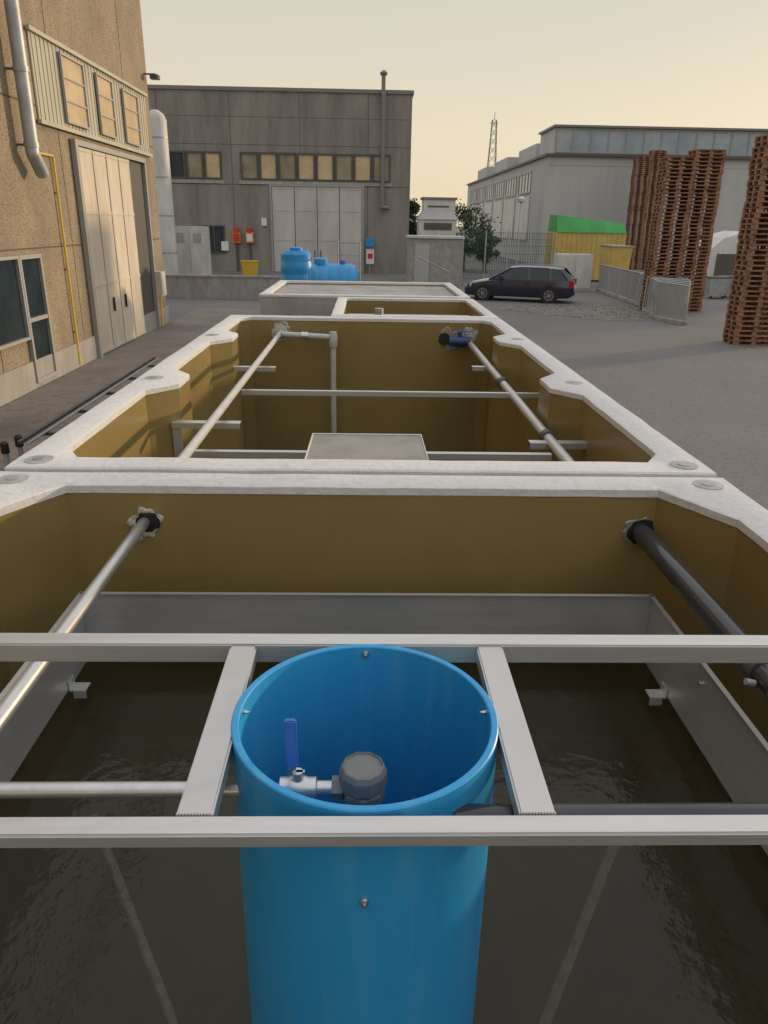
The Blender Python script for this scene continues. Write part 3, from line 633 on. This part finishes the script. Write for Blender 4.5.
# blue tanks
x0,zt=CU(280,249,27); x1,_=CU(312,249,27); cx=(x0+x1)/2; r_=(x1-x0)/2
t=thing('water_tank','upright ribbed blue plastic water tank with round lid','tank',(cx,27,0))
prof=[(r_*.96,0)]
k=0.0
while k<zt-.5: prof+=[(r_,k+.05),(r_,k+.3),(r_*.965,k+.34),(r_*.965,k+.4)]; k+=.42
prof+=[(r_*.97,zt-.16),(r_*.8,zt-.05)]
MB().lathe((cx,27,0),prof,32).build('shell','blue_tank',t,smooth=True); MB().lathe((cx,27,zt-.05),[(r_*.4,0),(r_*.4,.1),(r_*.3,.13)],20).build('lid','blue_tank',t,smooth=True)
x0,zt=CU(308,263,25); x1,_=CU(359,263,25); r_=.62; zc=zt-r_
t=thing('water_tank','blue plastic water tank lying on its side beside the upright one','tank',((x0+x1)/2,25,0))
prof=[(r_*.5,0),(r_*.9,.12),(r_,.25)]; k=.3; L_=x1-x0
while k<L_-.4: prof+=[(r_,k),(r_*.985,k+.03),(r_*.985,k+.08),(r_,k+.11)]; k+=.3
prof+=[(r_,L_-.25),(r_*.9,L_-.12),(r_*.5,L_)]
MB().lathe((x0,25,zc),prof,28,'X').build('shell','blue_tank',t,smooth=True)
MB().lathe((x0+L_*.25,25,zt-.03),[(.22,0),(.22,.16),(.16,.2)],16).build('lid','blue_tank',t,smooth=True)
MB().lathe((x0+L_*.68,25,zt-.03),[(.1,0),(.1,.12),(.08,.14)],16).build('cap','blue_handle',t,smooth=True)
for xx in(x0+.35,x1-.35): MB().box((xx-.12,24.6,0),(xx+.12,25.4,zc-r_+.08)).build('foot','black',t)
x0,_=CU(337,246,26.5); x1,_=CU(360,246,26.5); zt=CU(337,243,26.5)[1]
t=thing('handrail','small galvanised handrail behind the blue water tanks','railing',(x0,27.5,0))
mb=MB(); mb.path([(x0,27.5,0),(x0,27.5,zt),(x1,27.5,zt),(x1,27.5,0)],.025,8); mb.build('rail_hoop','galv',t,smooth=True); MB().cyl((x0,27.5,zt-.4),(x1,27.5,zt-.4),.02,8).build('mid_rail','galv',t)
# ------------------------------------------------------------------ cabin + filter unit
x0,zt=CU(410,238,44); x1,_=CU(463,238,44)
t=thing('pump_cabin','low pale concrete cabin right of the grey warehouse','cabin',((x0+x1)/2,45.5,0))
MB().box((x0,44,0),(x1,47,zt)).build('wall','kerb_stone',t); MB().box((x0-.1,43.9,zt+.001),(x1+.1,47.1,zt+.12)).build('roof','white_paint',t); MB().box((x0+.3,43.96,.05),(x0+1.1,43.998,zt-.3)).build('door','grey_sheet',t)
x0,zt=CU(420,199,49); x1,zb_=CU(456,236,49)
t=thing('dust_filter_unit','white and grey box shaped filter unit rising above the pale cabin','machine',((x0+x1)/2,49,0))
zm=zb_+(zt-zb_)*.45
MB().box((x0,49,0),(x1,51,zm)).build('body','white_paint',t)
MB().loft([[(x0-.1,48.9,zm+.001),(x1+.1,48.9,zm+.001),(x1+.1,51.1,zm+.001),(x0-.1,51.1,zm+.001)],[(x0+.25,49.2,zm+.5),(x1-.25,49.2,zm+.5),(x1-.25,50.8,zm+.5),(x0+.25,50.8,zm+.5)]]).build('hopper','grey_sheet',t)
MB().box((x0+.25,49.2,zm+.501),(x1-.1,50.8,zt)).build('upper_box','white_paint',t); MB().box((x0+.15,49.1,zt+.001),(x1+.0,50.9,zt+.12)).build('roof','coping',t)
MB().box((x0+.5,49.17,zm+.7),(x1-.5,49.198,zt-.35)).build('louvre','frame_dark',t); MB().box((x0+.3,48.96,zm-.6),(x1-.3,48.998,zm-.2)).build('hatch','frame_dark',t)
# ------------------------------------------------------------------ fence
t=thing('mesh_fence','green wire mesh fence between the pale cabin and the yellow container','fence',(8,50,0))
x0,_=CU(463,250,50); x1,_=CU(552,250,50); fh=3.0
k=x0
while k<=x1+.01:
    MB().cyl((k,50,0),(k,50,fh),.05,8).build('post','galv',t); k+=(x1-x0)/4
mb=MB(); k=x0
while k<x1: mb.box((k-.012,49.99,.05),(k+.012,50.01,fh-.1)); k+=.11
for z in(.1,.6,1.1,1.6,2.1,2.5,fh-.12): mb.box((x0,49.975,z),(x1,49.989,z+.02))
mb.build('mesh_panel','fence_green',t)
x0,_=CU(418,262,36); x1,_=CU(452,262,36)
t=thing('steel_gate','pale tubular steel gate standing open beside the cabin','gate',(x0,36,0))
mb=MB(); mb.path([(x0,36,0),(x0,36,1.9),(x1,37,1.2),(x1,37,0)],.03,8); mb.build('gate_frame','galv',t,smooth=True)
mb=MB()
for k in range(1,9):
    f=k/9; mb.cyl((x0+(x1-x0)*f,36+f,.05),(x0+(x1-x0)*f,36+f,1.9-.7*f),.012,6)
mb.build('gate_bars','galv',t)
x,zt=CU(521,203,60); t=thing('street_lamp','slim white lamp post behind the green mesh fence','street lamp',(x,60,0))
MB().cyl((x,60,0),(x,60,zt),.08,10,.05).build('pole','white_paint',t,smooth=True); MB().lathe((x,60,zt),[(.1,0),(.28,.1),(.3,.3),(.1,.45)],12).build('lamp_head','white_paint',t,smooth=True)
# ------------------------------------------------------------------ right building
RY=70.0
rx0=PY(546,180,RY).x; rz=PY(600,127,RY).z; rx1=rx0+60
rl=rz-2.3
RB=thing('grey_factory','long pale grey factory on the right with a glazed strip along its roof edge','building',(rx0+30,RY+27,0))
MB().box((rx0,RY,0),(rx1,RY+54,rl)).build('wall','grey_wall',RB)
MB().box((rx0-.25,RY-.3,rl+.001),(rx1,RY+54,rl+.2)).build('roof_slab','frame_dark',RB)
MB().box((rx0+.5,RY+.2,rl+.201),(rx1,RY+6,rz-.05)).build('clerestory_wall','grey_sheet',RB)
fcl=Fr((0,RY+.2,0),(1,0,0),(0,-1,0))
k=rx0+.6
while k<rx0+30:
    window(fcl,k,k+1.5,rl+.3,rz-.12,RB,'skylight','frame_alu',1,1,t=.07); k+=1.52
MB().box((rx0+.3,RY-.1,rz-.049),(rx1,RY+6.2,rz+.12)).build('upper_roof','coping',RB)
mb=MB(); frf=Fr((0,RY,0),(1,0,0),(0,-1,0)); k=rx0+3
while k<rx1: frf.box(mb,k,k+.05,.001,.01,0,rl-.1); k+=3
frf.box(mb,rx0,rx1,.0105,.03,rl-.7,rl-.6); mb.build('panel_joint','grey_sheet',RB)
frs=Fr((rx0,0,0),(0,1,0),(-1,0,0))
for i in range(6):
    y=RY+6+i*7.5
    mb=MB(); frs.box(mb,y,y+6.4,.003,.12,2.0,rl-3.0)
    mb.build('arched_panel','white_paint',RB)
    window(frs,y+.2,y+6.2,rl-2.7,rl-.8,RB,'skylight','frame_alu',4,1,t=.14)
for i in range(3):
    y=RY+10+i*16
    MB().box((rx0+1,y,rl+.301),(rx0+18,y+9,rz-.4)).build('roof_monitor','grey_sheet',RB)
# ------------------------------------------------------------------ yellow container with green cover
Yc=50; x0,zt=CU(556,232,Yc); x1,_=CU(627,232,Yc)
t=thing('yellow_container','yellow ribbed container under a bright green sheet','container',((x0+x1)/2,Yc+1.2,0))
mb=MB(); mb.box((x0,Yc,0.1),(x1,Yc+2.4,zt)); k=x0+.15
while k<x1-.1: mb.box((k,Yc-.05,.2),(k+.09,Yc-.001,zt-.1)); k+=.32
mb.build('body','yellow',t)
z2=CU(560,214.5,Yc+.3)[1]
mb=MB(); rings=[]
for i in range(21):
    f=i/20; x=x0+.05+(x1-x0-.1)*f; s=random.uniform(-.02,.02); zz=z2+s-.45*f
    rings.append([(x,Yc-.10,zt+.0+random.uniform(-.03,.02)),(x,Yc-.08,zt+.02),(x-.1*f,Yc+.25,zz-.03),(x-.1*f,Yc+2.2,zz),(x,Yc+2.5,zt+.03)])
mb.loft(rings,cap=True,closed=True); mb.build('cover_sheet','green_tarp',t)
x0,zt=CU(612,247,44); x1,_=CU(632,247,44)
t=thing('yellow_skip','small yellow skip left of the pallet stacks','container',((x0+x1)/2,44.5,0))
MB().loft([[(x0+.1,44,0.1),(x1-.1,44,.1),(x1-.1,46,.1),(x0+.1,46,.1)],[(x0,43.8,zt),(x1,43.8,zt),(x1,46.2,zt),(x0,46.2,zt)]]).build('body','yellow',t); MB().box((x0-.05,43.75,zt+.001),(x1+.05,46.25,zt+.08)).build('lip','frame_alu',t)
c=PZ(575,292,0); Yk=c.y; x0,zt=CU(558,254,Yk); x1,_=CU(594,254,Yk)
t=thing('equipment_cabinet','pale grey equipment cabinet behind the black car','cabinet',((x0+x1)/2,Yk,0))
MB().box((x0,Yk,0.1),(x1,Yk+1,zt)).build('body','white_paint',t,bevel=.02)
mb=MB(); mb.box((x0-.05,Yk-.05,0),(x1+.05,Yk+1.05,.099)); mb.build('base','kerb_stone',t)
for i in range(2):
    a_=x0+(x1-x0)*i/2+.05; b_=x0+(x1-x0)*(i+1)/2-.05; MB().box((a_,Yk-.03,.2),(b_,Yk-.001,zt-.1)).build('door','white_paint',t)
# ------------------------------------------------------------------ barriers
A=PZ(598,291,0);B=PZ(656,312,0)
AB=(B-A); n=5; seg=AB/n
def barrier():
    t=thing('fence_panel','','fence panel')
    L=seg.length-.06; h=1.4
    mb=MB(); mb.path([(0,0,.12),(0,0,h),(L,0,h),(L,0,.12),(0,0,.12)],.03,8); mb.build('panel_frame','galv',t,smooth=True)
    mb=MB(); k=.11
    while k<L-.05: mb.box((k-.02,-.012,.13),(k+.02,.012,h)); k+=.095
    mb.build('bars','frame_alu',t)
    MB().box((.1,-.16,0),(L-.1,.16,.16)).build('concrete_foot','kerb_stone',t,bevel=.02)
    return t
def dup(o,loc,rz,label,group=None,rx=0):
    c=o.copy(); COL.objects.link(c); c.location=loc; c.rotation_euler=(rx,0,rz); c['label']=label
    if group: c['group']=group
    for ch in o.children:
        d=ch.copy(); COL.objects.link(d); d.parent=c
        for g_ in ch.children:
            e_=g_.copy(); COL.objects.link(e_); e_.parent=d
    return c
ang=math.atan2(seg.y,seg.x)
places=['first','second','third','fourth','fifth','sixth']
for i in range(n):
    loc=A+seg*i; lb='galvanised fence panel on concrete foot, %s in the row counted from the cabinet'%places[i]
    if i==0: proto=barrier(); proto.location=loc; proto.rotation_euler=(0,0,ang); proto['label']=lb; proto['group']='galvanised fence panels in a row'
    else: dup(proto,loc,ang,lb,'galvanised fence panels in a row')
for i in range(6):
    p=PZ(634+i*4.0,306+i*2.6,0)
    dup(proto,(p.x,p.y,0),R(-48-6*i),'loose galvanised fence panel leaning before the pallet stacks, %s from the row'%places[i],'galvanised fence panels in a row',rx=R(-10+3*i))
# ------------------------------------------------------------------ pallets
def pallet_mesh():
    mb=MB(); L,W=1.2,.8
    for i in range(5):
        y=-W/2+.05+ i*(W-.1)/4; wd=.05 if i%2 else .07; mb.box((-L/2,y-wd+.002,.122),(L/2,y+wd-.002,.144))
    for x in(-L/2+.07,0,L/2-.07): mb.box((x-.07,-W/2,.1),(x+.07,W/2,.1215))
    for x in(-L/2+.07,0,L/2-.07):
        for y in(-W/2+.05,0,W/2-.05): mb.box((x-.07,y-.05,.0225),(x+.07,y+.05,.0995))
    for y in(-W/2+.05,0,W/2-.05): mb.box((-L/2,y-.05,0),(L/2,y+.05,.022))
    return mb
p0_=pallet_mesh().build('wooden_pallet','wood'); p0_['category']='pallet'
first=[True]
def stack(x,y,n,rz,label,group,lean=0.0):
    for i in range(n):
        if first[0]: o=p0_; first[0]=False
        else: o=p0_.copy(); COL.objects.link(o)
        s=.01*math.sin(i*.5)
        o.location=(x+random.uniform(-.022,.022)+lean*i*.006+s,y+random.uniform(-.025,.025),i*.1455)
        o.rotation_euler=(0,0,rz+random.uniform(-.03,.03)+(.1 if random.random()<.07 else 0))
        o['group']=group; o['category']='pallet'
        o['label']=label if i<n-1 else label.replace('wooden pallet in','topmost wooden pallet of')
def SP(px0,px1,pyb,ncol,label,group,tops,rz=0,leans=(0,0,0),dy=0):
    a=PZ((px0+px1)/2,pyb,0); Y=a.y
    xa=PY(px0,pyb-60,Y).x
    for c in range(ncol):
        zt=PY((px0+px1)/2,tops[c],Y).z; n=int(zt/.1455)
        stack(xa+.62+c*1.22,Y+.5+dy+(c%2)*.12,n,rz,label[c],group[c],leans[c])
SP(632,676,270,2,['brown wooden pallet in the leftmost tall stack, beside the yellow skip','brown wooden pallet in the second tall stack from the left'],['pallets of the far left stack','pallets of the far right stack'],(154,149),leans=(-.4,-.3))
SP(656,721,313,2,['brown wooden pallet in the third tall stack, right behind the fence panels','brown wooden pallet in the tall stack second from the right frame edge'],['pallets of the third stack','pallets of the fourth stack'],(152,144),leans=(0,-.2),dy=.2)
a=PZ(752,346,0)
n=int(PY(752,128,a.y).z/.1455); xa=PY(743,300,a.y).x
stack(xa+.62,a.y+.5,n,0,'brown wooden pallet in the nearest tall stack, at the right frame edge','pallets of the nearest stack',-.5)
# shelter and bins behind pallets
x0,zt=CU(712,236,47); x1=x0+4.5
t=thing('white_shelter','white sheeted shelter behind the pallet stacks','shelter',((x0+x1)/2,48.5,0))
rg=[]
for y in(47,50.5): rg.append([(x0,y,0),(x0,y,zt-.8),(x0+.8,y,zt-.1),((x0+x1)/2,y,zt+.3),(x1-.8,y,zt-.1),(x1,y,zt-.8),(x1,y,0)])
MB().loft(rg).build('cover','white_paint',t); MB().box((x0+.5,46.95,0),(x1-.6,46.998,zt-1)).build('opening','frame_dark',t)
for i,(px,py,mm) in enumerate(((716,299,'galv'),(730,298,'frame_alu'))):
    c=PZ(px,py,0); t=thing('waste_bin',('grey wheeled metal waste bin between the pallet stacks, left one','grey wheeled metal waste bin between the pallet stacks, right one')[i],'bin',(c.x,c.y,0))
    z=1.0
    MB().loft([[(c.x-.4,c.y,.15),(c.x+.4,c.y,.15),(c.x+.4,c.y+.7,.15),(c.x-.4,c.y+.7,.15)],[(c.x-.5,c.y-.1,z),(c.x+.5,c.y-.1,z),(c.x+.5,c.y+.8,z),(c.x-.5,c.y+.8,z)]]).build('body',mm,t)
    MB().box((c.x-.52,c.y-.12,z+.001),(c.x+.52,c.y+.82,z+.07)).build('lid','frame_dark',t)
    for sx in(-.3,.3): MB().cyl((c.x+sx,c.y+.02,.08),(c.x+sx+.05,c.y+.02,.08),.075,12).build('wheel','rubber',t)
# ------------------------------------------------------------------ car
def car():
    t=thing('parked_car','black estate car parked side on beyond the tanks','car')
    hw=.87
    st=[(0.0,.50,.62,.32),(.05,.60,.74,.24),(.2,.70,.82,.2),(.65,.80,.86,.2),(1.15,.88,hw,.2),(1.7,.90,hw,.2),(2.6,.92,hw,.2),(3.5,.94,hw,.2),(4.1,.96,.85,.2),(4.42,.95,.82,.22),(4.55,.85,.78,.3),(4.58,.68,.74,.36)]
    rings=[]
    for x,zt,w_,zb in st:
        rings.append([(x,-w_*.9,zb),(x,-w_*.97,zb+.12),(x,-w_*1.0,zb+(zt-zb)*.6),(x,-w_*.95,zt-.05),(x,-w_*.8,zt+.01),(x,0,zt+.04),(x,w_*.8,zt+.01),(x,w_*.95,zt-.05),(x,w_,zb+(zt-zb)*.6),(x,w_*.97,zb+.12),(x,w_*.9,zb)])
    MB().loft(rings).build('body','car_paint',t,smooth=True)
    gs=[(1.05,.88,.89,.74,.74),(1.95,.88,1.34,.80,.58),(2.4,.88,1.39,.81,.60),(3.4,.9,1.38,.81,.60),(4.05,.92,1.31,.80,.58),(4.5,.92,.95,.74,.70)]
    rings=[[(x,-wb,zb),(x,-wt,zt),(x,0,zt+.02),(x,wt,zt),(x,wb,zb)] for x,zb,zt,wb,wt in gs]
    MB().loft(rings).build('windows','car_glass',t)
    rings=[[(x,-w_,z),(x,-w_*.9,z+.035),(x,0,z+.055),(x,w_*.9,z+.035),(x,w_,z),(x,0,z+.004)] for x,z,w_ in((1.9,1.33,.60),(2.4,1.385,.62),(3.4,1.375,.62),(4.1,1.31,.6))]
    roof=MB().loft(rings).build('roof','car_paint',t,smooth=True)
    for s in(-1,1):
        mb=MB(); mb.path([(2.1,s*.57,1.43),(2.4,s*.58,1.46),(3.6,s*.58,1.45),(3.95,s*.56,1.39)],.013,6); mb.build('roof_rail','alloy',roof)
        for (xa,xb,ww) in((1.08,1.97,.05),(2.75,2.72,.05),(3.62,3.6,.05),(4.46,4.03,.16)):
            zt=1.36; zl=.89; mb=MB()
            mb.add([(xa-ww/2,s*.83,zl),(xa+ww/2,s*.83,zl),(xb+ww/2,s*.62,zt),(xb-ww/2,s*.62,zt),(xa-ww/2,s*.80,zl),(xa+ww/2,s*.80,zl),(xb+ww/2,s*.585,zt),(xb-ww/2,s*.585,zt)],[(0,1,2,3),(7,6,5,4),(0,3,7,4),(1,5,6,2),(3,2,6,7),(0,4,5,1)])
            mb.build('pillar','car_paint',t)
        MB().box((1.5,s*.84,.88),(1.68,s*1.0,1.01)).build('mirror','car_paint',t,bevel=.02)
        for xx in(2.55,3.45): MB().box((xx,s*.862,.74),(xx+.18,s*.89,.765)).build('door_handle','car_glass',t)
        mb=MB()
        for xx in(1.6,2.72,3.6): mb.box((xx,s*.86,.35),(xx+.012,s*.8755,.85))
        mb.build('door_seam','black',t)
        MB().box((1.25,s*.86,.42),(3.2,s*.883,.46)).build('side_strip','rubber',t)
        mb=MB(); mb.loft([[(.03,s*.45,.50),(.03,s*.66,.50),(.03,s*.66,.60),(.03,s*.45,.60)],[(.3,s*.60,.54),(.32,s*.84,.56),(.36,s*.835,.70),(.3,s*.6,.71)]]); mb.build('headlight','lamp_clear',t)
        MB().box((4.40,s*.76,.65),(4.585,s*.845,.92)).build('tail_light','lamp_red',t)
        for xx in(.85,3.62):
            MB().cyl((xx,s*.80,.33),(xx,s*.876,.33),.37,24).build('wheel_arch','black',t)
            wo=MB().lathe((xx,s*.78,.31),[(.22,-.1),(.30,-.1),(.315,-.07),(.315,.07),(.30,.1),(.22,.1)],24,'Y').build('wheel','rubber',t,smooth=True)
            mb=MB(); mb.cyl((xx,s*.86,.31),(xx,s*.883,.31),.05,12)
            mb.tube((xx,s*.86,.31),(xx,s*.888,.31),.205,.18,24)
            for k in range(7):
                mt=Matrix.Translation((xx,s*.875,.31))@Matrix.Rotation(k*2*math.pi/7,4,'Y'); mb.box((.04,-.01,-.016),(.185,.01,.016),mt)
            mb.build('rim','alloy',wo)
    MB().box((4.565,-.26,.58),(4.6,.26,.69)).build('number_plate','plate',t); MB().box((-.02,-.26,.36),(.01,.26,.47)).build('number_plate','plate',t)
    mb=MB()
    for k in range(3): mb.box((-.015,-.42,.49+k*.03),(.015,.42,.505+k*.03))
    mb.build('grille','alloy',t)
    MB().box((4.5,-.7,.33),(4.64,.7,.52)).build('bumper','car_paint',t,bevel=.03)
    return t
ca=car()
A=PZ(482,300.5,0);B=PZ(548,303.5,0); d=(B-A); an=math.atan2(d.y,d.x)
s_=d.length/(3.62-.85)
ca.scale=(s_,s_,s_); ca.rotation_euler=(0,0,an)
ca.location=A-Matrix.Rotation(an,3,'Z')@Vector((.85*s_,-.87*s_,0))
# ------------------------------------------------------------------ trees
def tree(x,y,h,r,label,lm='leaf_dark',nclump=26,conical=False,seed=1):
    rnd=random.Random(seed); t=thing('tree',label,'tree',(x,y,0))
    mb=MB(); mb.cyl((x,y,0),(x,y,h*.75),.16,8,.05)
    for k in range(7):
        a_=rnd.uniform(0,6.28); z=h*rnd.uniform(.3,.65); mb.cyl((x,y,z),(x+math.cos(a_)*r*.7,y+math.sin(a_)*r*.7,z+h*.18),.05,6,.015)
    mb.build('trunk','bark',t,smooth=True)
    mb=MB()
    for k in range(nclump):
        f=rnd.random(); z=h*(.3+.68*f); rr=r*((1-f)*1.0+.12 if conical else math.sqrt(max(.05,1-(2*f-1)**2)))
        a_=rnd.uniform(0,6.28); q=rr*math.sqrt(rnd.random()); c=Vector((x+math.cos(a_)*q,y+math.sin(a_)*q,z)); cr=r*rnd.uniform(.18,.34)
        for j in range(90):
            d=Vector((rnd.gauss(0,1),rnd.gauss(0,1),rnd.gauss(0,.8)))*cr*.55; p=c+d
            u=Vector((rnd.uniform(-1,1),rnd.uniform(-1,1),rnd.uniform(-1,1))).normalized(); v=u.orthogonal().normalized(); s=rnd.uniform(.06,.14)
            mb.add([p-u*s,p+v*s*.6,p+u*s,p-v*s*.6],[(0,1,2,3)])
    mb.build('crown',lm,t)
for i,(px,py,Y,r,lb,lm,con) in enumerate((
  (414,200,62,.9,'narrow dark conifer at the right corner of the grey warehouse','leaf_dark',True),
  (466,205,60,1.9,'bushy dark tree right of the filter unit','leaf_dark',False),
  (487,228,58,1.1,'small dark bush behind the green mesh fence','leaf_dark',False))):
    p=PY(px,py,Y); tree(p.x,Y,p.z,r,lb,lm,conical=con,seed=i+3,nclump=34)
# ------------------------------------------------------------------ pylon
Y=240; p=PY(495,112,Y); zt=p.z; x=p.x
t=thing('pylon','distant slim steel lattice pylon above the trees','pylon',(x,Y,0))
mb=MB(); bw=2.0; tw=.5
def cor(z,i):
    w_=bw+(tw-bw)*z/zt; sx,sy=((-1,-1),(1,-1),(1,1),(-1,1))[i]; return Vector((x+sx*w_,Y+sy*w_,z))
for i in range(4): mb.cyl(cor(0,i),cor(zt-2,i),.11,4)
K=14
for k in range(K):
    za=(zt-2)*k/K; zb_=(zt-2)*(k+1)/K
    for i in range(4):
        j=(i+1)%4; mb.cyl(cor(za,i),cor(zb_,j),.06,4); mb.cyl(cor(za,j),cor(zb_,i),.06,4)
mb.cyl((x,Y,zt-2),(x,Y,zt),.1,4); mb.build('mast','pylon_steel',t)
mb=MB()
for z in(zt-3,): mb.cyl((x-1.1,Y,z),(x+1.1,Y,z),.1,4); mb.cyl((x-1.1,Y,z),(x,Y,z+1.2),.07,4); mb.cyl((x+1.1,Y,z),(x,Y,z+1.2),.07,4)
mb.build('cross_arm','pylon_steel',t)
# ------------------------------------------------------------------ light
EL,AZ=7.0,58.0
w_=bpy.data.worlds.new('World'); scn.world=w_; w_.use_nodes=True; nt=w_.node_tree; N=nt.nodes; L=nt.links
bg=N['Background']; sk=N.new('ShaderNodeTexSky'); sk.sky_type='NISHITA'; sk.sun_disc=False
sk.sun_elevation=R(EL); sk.sun_rotation=R(AZ); sk.air_density=1.0; sk.dust_density=2.5; sk.ozone_density=1.0
tc=N.new('ShaderNodeTexCoord'); sx=N.new('ShaderNodeSeparateXYZ'); L.new(tc.outputs['Generated'],sx.inputs[0])
rp_=N.new('ShaderNodeValToRGB'); L.new(sx.outputs['Z'],rp_.inputs['Fac'])
e=rp_.color_ramp.elements; e[0].position=0; e[0].color=(.67,.555,.375,1); e[1].position=1; e[1].color=(.82,.83,.88,1)
for p_,c_ in((.10,(.64,.56,.425)),(.23,(.54,.50,.415)),(.45,(.67,.655,.63))):
    q_=e.new(p_); q_.color=(*c_,1)
mx=N.new('ShaderNodeMixRGB'); mx.blend_type='ADD'; mx.inputs['Fac'].default_value=.016
L.new(rp_.outputs['Color'],mx.inputs['Color1']); L.new(sk.outputs[0],mx.inputs['Color2'])
L.new(mx.outputs[0],bg.inputs[0]); bg.inputs[1].default_value=1.2
sd=bpy.data.lights.new('sun','SUN'); so=bpy.data.objects.new('sun',sd); COL.objects.link(so)
sd.energy=2.4; sd.angle=R(2); sd.color=(1,.75,.48)
dv=Vector((math.sin(R(AZ))*math.cos(R(EL)),math.cos(R(AZ))*math.cos(R(EL)),math.sin(R(EL))))
so.rotation_euler=dv.to_track_quat('Z','Y').to_euler()
scn.view_settings.view_transform='Standard'; scn.view_settings.look='None'; scn.view_settings.exposure=0
